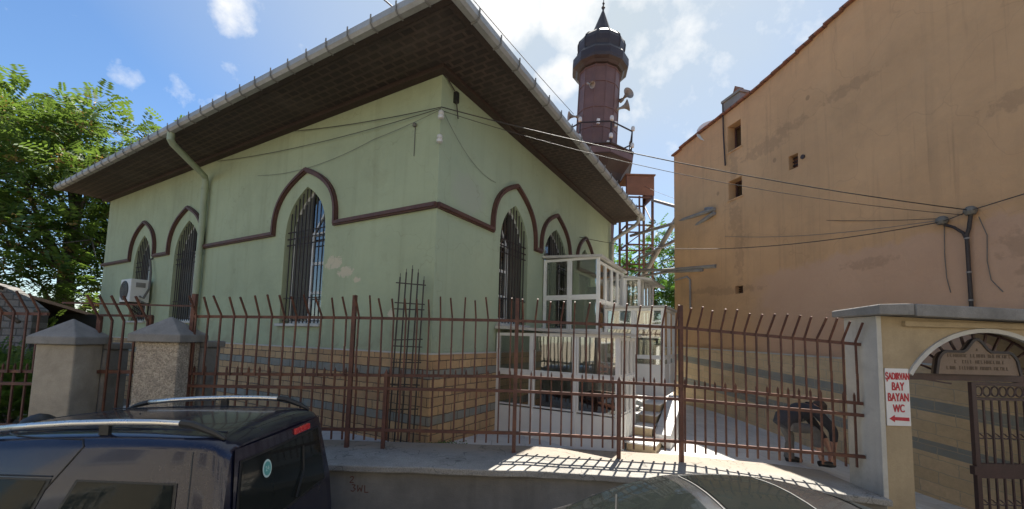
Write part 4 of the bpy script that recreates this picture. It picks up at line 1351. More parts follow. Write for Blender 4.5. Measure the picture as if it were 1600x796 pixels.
# ------------------------------------------------------------------ cables
def cable(name, label, pts, r, sag, mat='cable', group='overhead cables', n=18, cat='cable'):
    m = MB()
    P = []
    for p0, p1, sg_ in zip(pts, pts[1:], sag):
        p0, p1 = Vector(p0), Vector(p1)
        for i in range(n + 1):
            if P and i == 0: continue
            u = i / n
            q_ = p0.lerp(p1, u); q_.z -= 4 * sg_ * u * (1 - u)
            P.append(q_)
    m.tube(P, r, 6)
    tag(m.build(name, mat, smooth=True), label, cat, group)
def ml(lx, ly, z):
    c_, s_ = math.cos(MROT), math.sin(MROT)
    return (MX + lx * c_ - ly * s_, MY + lx * s_ + ly * c_, z)
def bl(lx, ly, z):
    c_, s_ = math.cos(BROT), math.sin(BROT)
    return (BX + lx * c_ - ly * s_, BY + lx * s_ + ly * c_, z)
K = ml(.06, -.06, 6.42)
cable('overhead_cable', 'thick black cable from the mosque corner across to the right conduit cowl', [K, bl(-.43, -.12, 4.74)], .0085, [.16])
cable('overhead_cable', 'thin cable hanging just below the thick one from the mosque corner', [ml(.06, -.05, 6.36), bl(-.5, -.12, 4.68)], .005, [.27])
cable('overhead_cable', 'dark low cable from the glazed gallery to the left conduit cowl', [ml(.03, 6.7, 5.72), bl(-.79, -.12, 4.64), bl(-.43, -.12, 4.72), bl(.62, -.10, 4.85)], .0085, [.42, .01, .0])
cable('overhead_cable', 'thin wire from the steel tower down to the conduit on the ochre wall', [(5.2, 16.3, 8.9), bl(-.79, -.11, 4.7)], .006, [.5])
cable('overhead_cable', 'pale wire drooping along the ochre wall to the left cowl', [bl(-5.6, -.05, 5.55), bl(-.79, -.09, 4.68)], .006, [.12], 'greycable')
cable('facade_cable', 'highest cable along the green street front, running up under the eave', [K, ml(-4.2, -.04, 7.02)], .007, [.05], group='cables on the green walls')
cable('facade_cable', 'middle cable along the green street front below the eave', [ml(.06, -.06, 6.40), ml(-7.6, -.04, 7.0)], .006, [.12], group='cables on the green walls')
cable('facade_cable', 'lowest faint cable sagging across the green street front', [ml(.05, -.06, 6.38), ml(-1.63, -.03, 6.24), ml(-5.6, -.03, 6.25)], .004, [.02, .18], 'greycable', 'cables on the green walls')
cable('facade_cable', 'faint wire slanting down the green alley wall from the corner', [ml(.06, -.03, 6.40), ml(.02, 1.8, 5.75)], .004, [.22], 'greycable', 'cables on the green walls')
cable('facade_cable', 'short black lead from the eave to the corner insulator', [ml(.04, .0, 7.08), ml(.05, .35, 6.88), ml(.05, .36, 6.72), ml(.05, .42, 6.45)], .012, [0, 0, 0], group='cables on the green walls')
cable('sky_cable', 'wire from the minaret high over the mosque roof', [(2.45, 17.0, 12.25), (-7.8, -6.05, 7.6)], .011, [.25])
cable('sky_cable', 'left of two short wires rising over the street eave', [(-1.75, 6.6, 7.75), (-9.2, -6.05, 6.9)], .012, [-.0])
cable('sky_cable', 'right of two short wires rising over the street eave', [(-1.2, 6.6, 7.75), (-7.0, -6.05, 6.9)], .012, [-.0])
for (lx, ly, z_), lab in (((.07, -.07, 6.2), 'upper white porcelain insulator on the mosque corner'), ((.06, -.07, 5.78), 'lower white porcelain insulator on the mosque corner')):
    t = thing('insulator', lab, 'insulator', ml(lx, ly, z_), MROT, 'insulators on the mosque corner')
    q = MB(); q.lathe([(.03, 0), (.05, .01), (.055, .05), (.035, .07), (.05, .09), (.045, .13), (.02, .15)], 12); q.build('body', 'porc', t, smooth='auto')
    q = MB(); q.bar((-.07, .07, .05), (0, 0, .05), .02); q.build('bracket', 'iron', t)
q = MB(); q.box(.0, .08, .32, .40, 6.72, 6.92)
tag(q.build('junction_box', 'black', None, (MX, MY, 0), MROT, bevel=.006), 'small black junction box under the eave near the mosque corner', 'junction box')
q = MB(); q.tube([(-.57, -.012, 6.28), (-.57, -.012, 5.7)], .007, 5); q.lathe([(.03, 0), (.04, .02), (.03, .06)], 8, (-.57, -.03, 6.24))
tag(q.build('wire_stub', 'greycable', None, (MX, MY, 0), MROT), 'cut wire hanging from a small hook on the green front near the corner', 'wire')

# ------------------------------------------------------------------ vehicles
def cr(tab, x):
    """smooth interpolation of station rows"""
    n = len(tab)
    if x <= tab[0][0]: return tab[0][1:]
    if x >= tab[-1][0]: return tab[-1][1:]
    for i in range(n - 1):
        if tab[i][0] <= x <= tab[i + 1][0]:
            u = (x - tab[i][0]) / (tab[i + 1][0] - tab[i][0])
            p0, p1, p2, p3 = tab[max(i - 1, 0)], tab[i], tab[i + 1], tab[min(i + 2, n - 1)]
            out = []
            for k in range(1, len(p1)):
                d1 = (p2[k] - p0[k]) / max(1e-6, p2[0] - p0[0]) * (p2[0] - p1[0])
                d2 = (p3[k] - p1[k]) / max(1e-6, p3[0] - p1[0]) * (p2[0] - p1[0])
                h00, h10, h01, h11 = 2*u**3-3*u**2+1, u**3-2*u**2+u, -2*u**3+3*u**2, u**3-u**2
                out.append(h00*p1[k] + h10*d1 + h01*p2[k] + h11*d2)
            return tuple(out)
class Body:
    """lofted car body along X; stations (x, half width sill, half width belt, half width roof, z sill, z belt, z roof, crown)"""
    def __init__(s, tab, shear=None, corner=.10):
        s.tab = tab; s.shear = shear; s.corner = corner
        s.N = 44
    def section(s, x):
        ws, wb, wr, zs, zb, zr, cw = cr(s.tab, x)
        c = min(s.corner, max(.01, zr - zb) * .6)
        pts = [(0, zs), (ws * .85, zs), (ws, zs + .08), (wb * 1.0, zs + (zb - zs) * .55), (wb, zb)]
        # upper side, then a rounded shoulder into the roof
        side = Vector((wr - wb, zr - zb))
        end = Vector((wb, zb)) + side * (1 - c / max(.02, side.length))
        for u in (.35, .7): pts.append((wb + (end.x - wb) * u, zb + (end.y - zb) * u))
        pts.append((end.x, end.y))
        tgt = Vector((wr - c * 1.4, zr))
        cor = Vector((wr, zr))
        for u in (.2, .4, .6, .8, 1.0):
            q_ = end * (1 - u) ** 2 + cor * (2 * u * (1 - u)) + tgt * u * u
            pts.append((q_.x, q_.y))
        for u in (.33, .66, 1.0):
            w_ = tgt.x * (1 - u)
            pts.append((w_, zr + cw * (1 - (w_ / max(.05, tgt.x)) ** 2)))
        return pts
    def dense(s, x):
        P = [Vector(p) for p in s.section(x)]
        return P
    def at(s, x, v, side=1):
        """v in section-index units"""
        P = s.dense(x)
        i = max(0, min(len(P) - 2, int(v)))
        p = P[i].lerp(P[i + 1], v - i)
        X = x + (s.shear(x, p.y) if s.shear else 0)
        return Vector((X, side * p.x, p.y))
    def v_at_z(s, x, z):
        P = s.dense(x)
        for i in range(3, len(P) - 1):
            if (P[i].y - z) * (P[i + 1].y - z) <= 0 and P[i + 1].y != P[i].y:
                return i + (z - P[i].y) / (P[i + 1].y - P[i].y)
        return len(P) - 1
    def normal(s, x, v, side):
        e = .01
        a = s.at(x + e, v, side) - s.at(x - e, v, side)
        b = s.at(x, min(v + .05, 15), side) - s.at(x, v - .05, side)
        n = a.cross(b)
        if n.length < 1e-9: return Vector((0, side, 0))
        n.normalize()
        if n.y * side < 0 or (abs(n.y) < .2 and n.z < 0): n = -n
        return n
    def mesh(s, xs):
        mb = MB()
        rows = []
        for x in xs:
            P = s.dense(x)
            row = [s.at(x, i, 1) for i in range(len(P))] + [s.at(x, i, -1) for i in range(len(P) - 2, 0, -1)]
            rows.append(row)
        n = len(rows[0])
        vs = [p for r_ in rows for p in r_]
        fs = []
        for i in range(len(rows) - 1):
            for k in range(n):
                k2 = (k + 1) % n
                fs.append((i * n + k, i * n + k2, (i + 1) * n + k2, (i + 1) * n + k))
        fs.append(tuple(range(n))); fs.append(tuple((len(rows) - 1) * n + k for k in range(n - 1, -1, -1)))
        mb.add(vs, fs)
        return mb
    def patch(s, corners, side, off, nu=10, nv=8, rnd=0.0):
        """panel over the surface between four (x, z) corners: bottom-left, bottom-right, top-right, top-left"""
        mb = MB()
        A, B, C, D = [Vector(c_) for c_ in corners]
        vs = []
        for j in range(nv + 1):
            for i in range(nu + 1):
                u, v = i / nu, j / nv
                p = A.lerp(B, u).lerp(D.lerp(C, u), v)
                vv = s.v_at_z(p.x, p.y)
                vs.append(s.at(p.x, vv, side) + s.normal(p.x, vv, side) * off)
        mb.add(vs, [(j * (nu + 1) + i, j * (nu + 1) + i + 1, (j + 1) * (nu + 1) + i + 1, (j + 1) * (nu + 1) + i) for j in range(nv) for i in range(nu)])
        return mb
    def line(s, pts, side, off=.002, r=.005, n=8):
        P = []
        for (x0_, z0_), (x1_, z1_) in zip(pts, pts[1:]):
            for i in range(n + 1):
                if P and i == 0: continue
                x = x0_ + (x1_ - x0_) * i / n; z = z0_ + (z1_ - z0_) * i / n
                v = s.v_at_z(x, z)
                P.append(s.at(x, v, side) + s.normal(x, v, side) * off)
        mb = MB(); mb.tube(P, r, 5)
        return mb
    def roofpatch(s, x0, x1, w0, w1, off, nx=10, ny=8, skew=0):
        mb = MB(); vs = []
        for i in range(nx + 1):
            x = x0 + (x1 - x0) * i / nx
            for j in range(ny + 1):
                y = w0 + (w1 - w0) * j / ny
                P = s.dense(x)
                z = P[-1].y
                for k in range(len(P) - 1):
                    if k >= 7 and P[k].x >= abs(y) >= P[k + 1].x:
                        u = (P[k].x - abs(y)) / max(1e-6, P[k].x - P[k + 1].x)
                        z = P[k].y + (P[k + 1].y - P[k].y) * u
                vs.append((x + (s.shear(x, z) if s.shear else 0), y, z + off))
        mb.add(vs, [(i * (ny + 1) + j, (i + 1) * (ny + 1) + j, (i + 1) * (ny + 1) + j + 1, i * (ny + 1) + j + 1) for i in range(nx) for j in range(ny)])
        return mb

def wheel(parent, x, y, r, w, side):
    b = MB(); b.lathe([(r * .62, -w / 2), (r * .95, -w / 2), (r, -w / 2 + .03), (r, w / 2 - .03), (r * .95, w / 2), (r * .62, w / 2)], 28)
    o = b.build('wheel', 'tyre', parent, (x, y, r), smooth='auto'); o.rotation_euler = (R(90), 0, 0)
    b = MB(); b.lathe([(r * .63, -w * .3), (r * .60, w * .38), (r * .5, w * .42), (r * .15, w * .5), (.02, w * .5)], 20)
    o2 = b.build('rim', 'chrome', o, smooth='auto')
    if side < 0: pass
    else: o2.rotation_euler = (R(180), 0, 0)

def plain_plate(parent, name, x0, x1, y0, y1, z0, z1, mat, bev=.01):
    b = MB(); b.box(x0, x1, y0, y1, z0, z1); return b.build(name, mat, parent, bevel=bev)

# dark van: rear faces +X, its length along the street
VY = 3.80
van = thing('parked_van', 'midnight blue van with aluminium roof rails parked by the cement pillars', 'van', (0, VY, 0))
vt = [(-6.22, .55, .60, .50, .30, .62, .72, .0), (-6.12, .74, .76, .66, .24, .74, .90, .02), (-5.9, .82, .83, .74, .22, .86, 1.0, .03), (-5.45, .85, .87, .76, .22, .94, 1.10, .03),
      (-5.2, .86, .88, .74, .22, .96, 1.20, .03), (-4.75, .86, .885, .70, .22, .97, 1.44, .03), (-4.35, .86, .89, .685, .22, .97, 1.60, .03), (-3.8, .86, .89, .69, .22, .97, 1.672, .03),
      (-3.0, .86, .89, .70, .22, .97, 1.715, .03), (-2.4, .87, .905, .73, .22, .97, 1.715, .028), (-2.2, .86, .90, .725, .24, .97, 1.705, .025), (-2.10, .85, .89, .71, .26, .97, 1.675, .02), (-2.06, .83, .87, .685, .28, .97, 1.635, .015)]
def vshear(x, z): return max(0, min(1, (x + 2.9) / .8)) * .12 * max(0, (1.72 - z)) ** 1.0
VB = Body(vt, vshear, .10)
xs_ = [-6.22, -6.17, -6.12, -6.0, -5.9, -5.7, -5.45, -5.3, -5.2, -5.0, -4.75, -4.55, -4.35, -4.1, -3.8, -3.4, -3.0, -2.7, -2.5, -2.4, -2.3, -2.25, -2.2, -2.17, -2.14, -2.10, -2.08, -2.06]
VB.mesh(xs_).build('body', 'vanpaint', van, smooth='auto')
rxs = lambda z: -2.06 + vshear(-2.06, z)
def rear_panel(y0, y1, ytop0, ytop1, z0, z1, off, n=8):
    mb = MB(); vs = []
    for j in range(n + 1):
        z = z0 + (z1 - z0) * j / n
        a = y0 + (ytop0 - y0) * j / n; b_ = y1 + (ytop1 - y1) * j / n
        for i in range(n + 1):
            y = a + (b_ - a) * i / n
            vs.append((rxs(z) + off + .03 * (1 - ((y) / .8) ** 2), y, z))
    mb.add(vs, [(j * (n + 1) + i, j * (n + 1) + i + 1, (j + 1) * (n + 1) + i + 1, (j + 1) * (n + 1) + i) for j in range(n) for i in range(n)])
    return mb
tg = rear_panel(-.81, .81, -.665, .665, .42, 1.62, .004).build('tailgate', 'vanpaint', van, smooth=True)
rear_panel(-.73, .73, -.625, .625, .96, 1.53, .009).build('window_surround', 'black', tg, smooth=True)
rw_ = rear_panel(-.70, .70, -.605, .605, .985, 1.512, .013).build('rear_window', 'carglass', tg, smooth=True)
b = MB(); b.box(rxs(1.58) + .005, rxs(1.58) + .055, .12, .40, 1.548, 1.605); b.build('brake_light', 'red', tg, bevel=.012)
b = MB(); b.tube([(rxs(.97) + .06, .05, 1.02), (rxs(1.2) + .055, .22, 1.2), (rxs(1.42) + .05, .25, 1.42)], .008, 6); b.build('wiper', 'black', tg)
for r0, mname, off in ((.062, 'tealwhite', .0485), (.048, 'teal', .0505)):
    b = MB()
    yc, zc = -.33, 1.385
    vs = [(rxs(zc + r0 * 1.15 * math.sin(k * PI / 12)) + off - .006, yc + r0 * math.cos(k * PI / 12), zc + r0 * 1.15 * math.sin(k * PI / 12)) for k in range(24)]
    b.add(vs, [tuple(range(24))]); b.build('sticker', mname, rw_)
t_ = text_mb('24', .055, 'CENTER', .0005)
b = MB(); b.add([(rxs(1.385 + z) + .0462 - y, -.33 + x, 1.367 + z) for x, y, z in t_.v], t_.f); b.build('sticker_figures', 'tealwhite', rw_)
plain_plate(tg, 'licence_plate', rxs(.75) + .03, rxs(.75) + .05, -.26, .26, .69, .81, 'signwhite')
plain_plate(van, 'rear_bumper', -2.2, -1.86, -.80, .80, .25, .47, 'vanpaint', .05)
for s_ in (-1, 1):
    b = MB(); b.box(rxs(1.0) - .12, rxs(1.0) - .01, s_ * .80 - .05, s_ * .80 + .03, .62, .93); b.build('tail_light', 'red', van, bevel=.02)
    b = MB(); b.box(-6.16, -5.95, s_ * .62 - .14, s_ * .62 + .14, .66, .82); b.build('headlight', 'chrome', van, bevel=.03)
    wheel(van, -5.35, s_ * .80, .31, .19, s_); wheel(van, -2.75, s_ * .80, .31, .19, s_)
    # side glazing: dark surround, then glass
    for cs, nm in ((((-3.22, .98), (-2.33, .98), (-2.36, 1.415), (-3.08, 1.415)), 'rear_side_window'), (((-4.22, .98), (-3.36, .98), (-3.26, 1.415), (-4.15, 1.415)), 'sliding_door_window'),
                   (((-5.02, .98), (-4.32, .98), (-4.27, 1.415), (-4.55, 1.415)), 'front_door_window')):
        o = VB.patch(cs, s_, .004).build(nm, 'black', van, fix=False)
        c_ = sum((Vector(q_) for q_ in cs), Vector((0, 0))) / 4
        VB.patch([tuple(c_ + (Vector(q_) - c_) * .94) for q_ in cs], s_, .008).build('pane', 'carglass', o, fix=False)
    b = VB.line([(-4.25, 1.665), (-3.15, 1.672), (-3.11, 1.63), (-3.24, 1.41), (-3.34, 1.25), (-3.36, .4)], s_, .001, .006); so = b.build('door_seam', 'black', van)
    b = VB.line([(-4.25, 1.43), (-3.26, 1.43)], s_, .002, .006); b.build('window_rubber', 'black', so)
    b = VB.line([(-2.29, 1.62), (-2.27, 1.3), (-2.25, .6)], s_, .001, .004); b.build('body_seam', 'black', van)
    # roof rails: silver bar with black feet
    yy = s_ * .645
    b = MB(); b.tube([(-3.85, yy, 1.722), (-3.6, yy, 1.752), (-3.3, yy, 1.778), (-2.95, yy, 1.795), (-2.7, yy, 1.80), (-2.46, yy, 1.797)], .024, 8)
    b.v = [(x, y, z) for x, y, z in b.v]
    ro_ = b.build('roof_rail', 'chrome', van, smooth=True)
    b = MB(); b.tube([(-2.47, yy, 1.80), (-2.38, yy, 1.79), (-2.22, yy, 1.735), (-2.13, yy, 1.69)], [.027, .03, .024, .012], 8)
    b.build('rail_foot', 'black', ro_, smooth='auto')
    b = MB(); b.tube([(-4.05, yy, 1.655), (-3.95, yy, 1.695), (-3.84, yy, 1.724)], [.012, .024, .027], 8)
    b.build('rail_foot', 'black', ro_, smooth='auto')
    b = MB(); b.box(-3.07, -3.0, yy - .015, yy + .015, 1.70, 1.80)
    b.build('rail_foot', 'black', ro_)
VB.roofpatch(-5.12, -4.42, -.55, .55, .006).build('windscreen', 'carglass', van, fix=False)
b = MB()
for yy in (-.52, .52):
    b.tube([(-4.1, yy, VB.section(-4.1)[-1][1] - .004), (-3.0, yy, 1.728), (-2.2, yy, 1.715)], .006, 5)
b.tube([(rxs(1.68) - .07, -.62, 1.672), (rxs(1.68) - .068, -.3, 1.698), (rxs(1.68) - .067, 0, 1.702), (rxs(1.68) - .068, .3, 1.698), (rxs(1.68) - .07, .62, 1.672)], .006, 5)
b.build('roof_seam', 'black', van)

# dark hatchback nearer the camera, only its roof and windscreen in view; faces -X
car = thing('parked_car', 'graphite car seen from above with a glass sunroof, below the coping', 'car', (0, 2.98, 0))
ct = [(-.95, .5, .55, .45, .28, .52, .62, .0), (-.82, .72, .74, .62, .2, .62, .72, .02), (-.5, .82, .83, .72, .18, .74, .84, .04), (0.1, .86, .87, .74, .18, .86, .97, .05),
      (.42, .87, .885, .72, .18, .90, 1.06, .05), (.7, .87, .89, .68, .18, .92, 1.185, .05), (1.05, .87, .89, .64, .18, .93, 1.33, .045), (1.35, .87, .89, .625, .18, .93, 1.405, .04), (1.75, .87, .89, .62, .18, .94, 1.43, .04),
      (2.2, .87, .89, .615, .18, .95, 1.40, .04), (2.6, .87, .885, .60, .19, .96, 1.31, .04), (2.95, .86, .87, .57, .2, .95, 1.17, .04), (3.2, .83, .84, .55, .24, .88, 1.0, .03), (3.32, .78, .78, .5, .3, .76, .86, .0)]
CB = Body(ct, None, .13)
CB.mesh([-.95 + (4.27) * i / 46 for i in range(47)]).build('body', 'carpaint', car, smooth='auto')
CB.roofpatch(.5, 1.30, -.60, .60, .006, 14, 12).build('windscreen', 'carglass', car, smooth=True, fix=False)
CB.roofpatch(1.42, 1.98, -.47, .47, .006, 10, 10).build('sunroof', 'carglass', car, smooth=True, fix=False)
b = MB()
def zroof(x, y):
    m_ = CB.roofpatch(x, x + .001, y, y + .001, 0, 1, 1); return m_.v[0][2]
for x_ in (1.40, 2.0):
    b.tube([(x_, y_, zroof(x_, y_) + .004) for y_ in [-.48 + .96 * k / 12 for k in range(13)]], .0045, 5)
for y_ in (-.48, .48):
    b.tube([(x_, y_, zroof(x_, y_) + .004) for x_ in [1.40 + .6 * k / 8 for k in range(9)]], .0045, 5)
b.build('sunroof_trim', 'conc', car)
for y_ in (-.615, .615):
    b = MB(); b.tube([(x_, y_, zroof(x_, y_) + .003) for x_ in [.55 + 2.2 * k / 20 for k in range(21)]], .008, 5)
    b.build('roof_moulding', 'black', car)
CB.roofpatch(2.45, 2.9, -.5, .5, .006, 8, 8).build('rear_window', 'carglass', car, smooth=True, fix=False)
for s_ in (-1, 1):
    wheel(car, -.2, s_ * .80, .30, .19, s_); wheel(car, 2.45, s_ * .80, .30, .19, s_)
    for cs, nm in ((((.85, .96), (1.55, .96), (1.55, 1.30), (1.2, 1.30)), 'front_door_window'), (((1.63, .96), (2.45, .97), (2.3, 1.28), (1.63, 1.30)), 'rear_door_window')):
        CB.patch(cs, s_, .006).build(nm, 'carglass', car, fix=False)
    b = MB(); b.box(-.86, -.68, s_ * .58 - .12, s_ * .58 + .12, .55, .68); b.build('headlight', 'chrome', car, bevel=.03)
    b = MB(); b.box(3.16, 3.28, s_ * .66 - .1, s_ * .66 + .1, .7, .86); b.build('tail_light', 'red', car, bevel=.02)
    b = MB(); b.box(.78, .95, s_ * .95 - .06, s_ * .95 + .06, .95, 1.07); b.build('door_mirror', 'carpaint', car, bevel=.03)
b = MB(); b.tube([(.62, -.35, zroof(.62, -.35) + .02), (.78, .05, zroof(.78, .05) + .02), (.86, .35, zroof(.86, .35) + .02)], .008, 5); b.build('wiper', 'black', car)

bn = thing('street_bin', 'dark domed bin top showing behind the van beside the left pillar', 'bin', (-5.78, 5.15, 0))
b = MB(); b.lathe([(.17, .0), (.2, .1), (.2, 1.12)], 20); b.build('drum', 'darkwood', bn, smooth='auto')
b = MB(); b.lathe([(.21, 1.1), (.22, 1.15), (.2, 1.26), (.15, 1.36), (.08, 1.41), (.01, 1.43)], 20); b.build('lid', 'black', bn, smooth='auto')

# ------------------------------------------------------------------ person tying a shoe behind the railing
def skin_mesh(joints, edges, root, name):
    me = bpy.data.meshes.new(name)
    keys = list(joints)
    me.from_pydata([joints[k][0] for k in keys], [(keys.index(a), keys.index(b_)) for a, b_ in edges], [])
    o = bpy.data.objects.new(name, me)
    COL.objects.link(o)
    o.modifiers.new('skin', 'SKIN')
    for i, k in enumerate(keys):
        rr = joints[k][1]
        me.skin_vertices[0].data[i].radius = rr if isinstance(rr, tuple) else (rr, rr)
        me.skin_vertices[0].data[i].use_root = (k == root)
    sb = o.modifiers.new('sub', 'SUBSURF'); sb.levels = 2; sb.render_levels = 2
    dg = bpy.context.evaluated_depsgraph_get()
    out = bpy.data.meshes.new_from_object(o.evaluated_get(dg))
    bpy.data.objects.remove(o); bpy.data.meshes.remove(me)
    return out, keys
person = thing('person', 'person in a black jacket, grey trousers and dark cap bending to tie a shoe', 'person', (4.92, 7.0, .54))
J = {
    'pelvis': ((-.24, 0, .65), (.13, .155)), 'waist': ((-.16, 0, .73), (.14, .155)), 'chest': ((-.04, 0, .83), (.135, .17)), 'upchest': ((.05, 0, .885), (.10, .14)),
    'neck': ((.14, -.01, .90), .055), 'skull0': ((.20, -.02, .905), .078), 'skull': ((.265, -.025, .885), (.10, .088)), 'chin': ((.295, -.025, .79), (.06, .055)),
    'hipN': ((-.21, -.10, .60), .085), 'kneeN': ((.12, -.13, .57), .068), 'shinN': ((.16, -.13, .33), .050), 'ankN': ((.195, -.13, .10), .036), 'toeN': ((.33, -.14, .045), .030),
    'hipF': ((-.22, .10, .60), .085), 'kneeF': ((-.12, .12, .37), .064), 'shinF': ((-.13, .12, .24), .052), 'ankF': ((-.14, .12, .09), .040), 'toeF': ((-.01, .11, .04), .030),
    'shN': ((.10, -.18, .86), .062), 'elN': ((.33, -.22, .58), .054), 'faN': ((.345, -.19, .42), .043), 'wrN': ((.36, -.16, .235), .027), 'paN': ((.345, -.15, .15), (.022, .035)),
    'shF': ((.10, .15, .86), .062), 'elF': ((.30, .12, .58), .050), 'faF': ((.36, .02, .40), .043), 'wrF': ((.385, -.05, .235), .027), 'paF': ((.375, -.08, .15), (.022, .035)),
}
E_ = [('pelvis', 'waist'), ('waist', 'chest'), ('chest', 'upchest'), ('upchest', 'neck'), ('neck', 'skull0'), ('skull0', 'skull'), ('skull', 'chin'),
      ('pelvis', 'hipN'), ('hipN', 'kneeN'), ('kneeN', 'shinN'), ('shinN', 'ankN'), ('ankN', 'toeN'), ('pelvis', 'hipF'), ('hipF', 'kneeF'), ('kneeF', 'shinF'), ('shinF', 'ankF'), ('ankF', 'toeF'),
      ('upchest', 'shN'), ('shN', 'elN'), ('elN', 'faN'), ('faN', 'wrN'), ('wrN', 'paN'), ('upchest', 'shF'), ('shF', 'elF'), ('elF', 'faF'), ('faF', 'wrF'), ('wrF', 'paF')]
for side, base, dirx in (('N', Vector((.345, -.15, .15)), 1), ('F', Vector((.375, -.08, .15)), -1)):
    for k in range(4):
        o_ = Vector((-.022 + .015 * k, dirx * .012 * (k - 1.5) * .4, 0))
        l_ = (.030, .034, .033, .026)[k]
        p1 = base + o_ + Vector((0, .004 * dirx, -.030)); p2 = p1 + Vector((-.006, .012 * dirx, -l_)); p3 = p2 + Vector((-.012, .018 * dirx, -l_ * .6))
        J[f'f{side}{k}a'] = (tuple(p1), .0085); J[f'f{side}{k}b'] = (tuple(p2), .0078); J[f'f{side}{k}c'] = (tuple(p3), .0068)
        E_ += [('pa' + side, f'f{side}{k}a'), (f'f{side}{k}a', f'f{side}{k}b'), (f'f{side}{k}b', f'f{side}{k}c')]
    p1 = base + Vector((-.030, 0, .01)); p2 = p1 + Vector((-.012, .012 * dirx, -.035)); p3 = p2 + Vector((.006, .014 * dirx, -.026))
    J[f't{side}a'] = (tuple(p1), .010); J[f't{side}b'] = (tuple(p2), .009); J[f't{side}c'] = (tuple(p3), .0075)
    E_ += [('pa' + side, f't{side}a'), (f't{side}a', f't{side}b'), (f't{side}b', f't{side}c')]
for k_ in ('shN', 'elN', 'faN', 'shF', 'elF', 'faF'):
    J[k_] = (J[k_][0], J[k_][1] * 1.3)
for k_ in ('hipN', 'kneeN', 'hipF', 'kneeF', 'shinF'):
    J[k_] = (J[k_][0], J[k_][1] * 1.15)
pm, keys = skin_mesh(J, E_, 'pelvis', 'person_body')
for m_ in ('jacket', 'trousers', 'skin'):
    pm.materials.append(MATS[m_])
legs = {'hipN', 'kneeN', 'shinN', 'ankN', 'toeN', 'hipF', 'kneeF', 'shinF', 'ankF', 'toeF'}
skin_k = {'neck', 'skull0', 'skull', 'chin', 'paN', 'paF', 'wrN', 'wrF'} | {k for k in keys if k[0] in 'ft' and k not in ('faN', 'faF')}
def seg_d(p, a, b_):
    ab = b_ - a; t = max(0, min(1, (p - a).dot(ab) / ab.length_squared)); return (p - a - ab * t).length
for p_ in pm.polygons:
    c_ = p_.center
    best = min(((seg_d(c_, Vector(J[a][0]), Vector(J[b_][0])), a, b_) for a, b_ in E_), key=lambda t_: t_[0])
    a, b_ = best[1], best[2]
    if b_ in skin_k: mi = 2
    elif b_ in legs: mi = 1
    else: mi = 0
    if b_ == 'ankN' and c_.z < .30: mi = 2
    if b_ == 'shinN' and c_.z < .33: mi = 2
    if a == 'pelvis' and b_ == 'waist' and c_.x < -.26 and c_.z < .74: mi = 1
    p_.material_index = mi
    p_.use_smooth = True
po_ = bpy.data.objects.new('body', pm); COL.objects.link(po_); po_.parent = person
person.scale = (1.05, 1.05, 1.05)
# jacket tail hanging over the seat
b = MB()
b.tube([(-.345, 0, .60), (-.27, 0, .70), (-.14, 0, .79)], [.115, .155, .15], 14)
b.v = [(x, y * 1.15, z) for x, y, z in b.v]
b.build('jacket_hem', 'jacket', person, smooth='auto')
# collar and rolled trouser cuff
b = MB(); b.tube([(.09, -.01, .90), (.155, -.012, .905)], [.085, .072], 14); b.build('collar', 'jacket', person, smooth='auto')
b = MB(); b.tube([(.145, -.13, .42), (.16, -.13, .32)], [.066, .072], 12); b.build('rolled_cuff', 'trousers', person, smooth='auto')
b = MB(); b.tube([(-.13, .12, .30), (-.145, .12, .07)], [.062, .074], 12); b.build('trouser_leg', 'trousers', person, smooth='auto')
# cap with peak, pulled over a head that looks down at the shoe
b = MB()
fwd = Vector((.42, -.03, -.9)).normalized()
vs, fs = [], []
Mx = Matrix.Translation((.258, -.025, .912)) @ Matrix.Scale(1.04, 4) @ Vector((.75, 0, .62)).to_track_quat('Z', 'Y').to_matrix().to_4x4()
prof = [(.097, -.03), (.098, .01), (.09, .05), (.068, .082), (.035, .098), (.003, .103)]
b.lathe(prof, 16); b.v = [tuple(Mx @ Vector(v_)) for v_ in b.v]
b.build('cap', 'cap_cloth', person, smooth='auto')
b = MB(); b.add([(.35, -.09, .875), (.35, .04, .875), (.41, .02, .825), (.41, -.07, .825), (.345, -.09, .865), (.345, .04, .865), (.405, .02, .817), (.405, -.07, .817)],
                [(0, 1, 2, 3), (7, 6, 5, 4), (0, 4, 5, 1), (1, 5, 6, 2), (2, 6, 7, 3), (3, 7, 4, 0)]); b.build('cap_peak', 'cap_cloth', person)
b = MB()
b.tube([(.335, -.025, .835), (.368, -.025, .815), (.355, -.025, .80)], [.012, .014, .010], 8)      # nose
for s_ in (-1, 1):
    b.lathe([(.012, -.008), (.022, 0), (.012, .008)], 8, (.245, -.025 + s_ * .092, .86))
b.build('face_features', 'skin', person, smooth='auto')
b = MB()
for s_ in (-1, 1):
    b.lathe([(.004, -.004), (.009, 0), (.004, .004)], 8, (.345, -.025 + s_ * .033, .845))
b.box(.335, .347, -.045, -.005, .780, .786)
b.build('eyes_and_mouth', 'dark', person)
for pts, rs in (([(.15, -.13, .055), (.22, -.133, .06), (.31, -.138, .045), (.39, -.142, .035)], [.042, .05, .047, .03]), ([(-.19, .12, .05), (-.12, .118, .055), (-.03, .112, .042), (.05, .108, .032)], [.042, .05, .046, .03])):
    b = MB(); b.tube(pts, rs, 12); b.v = [(x, y, max(.0, z)) for x, y, z in b.v]
    b.build('shoe', 'black', person, smooth='auto')

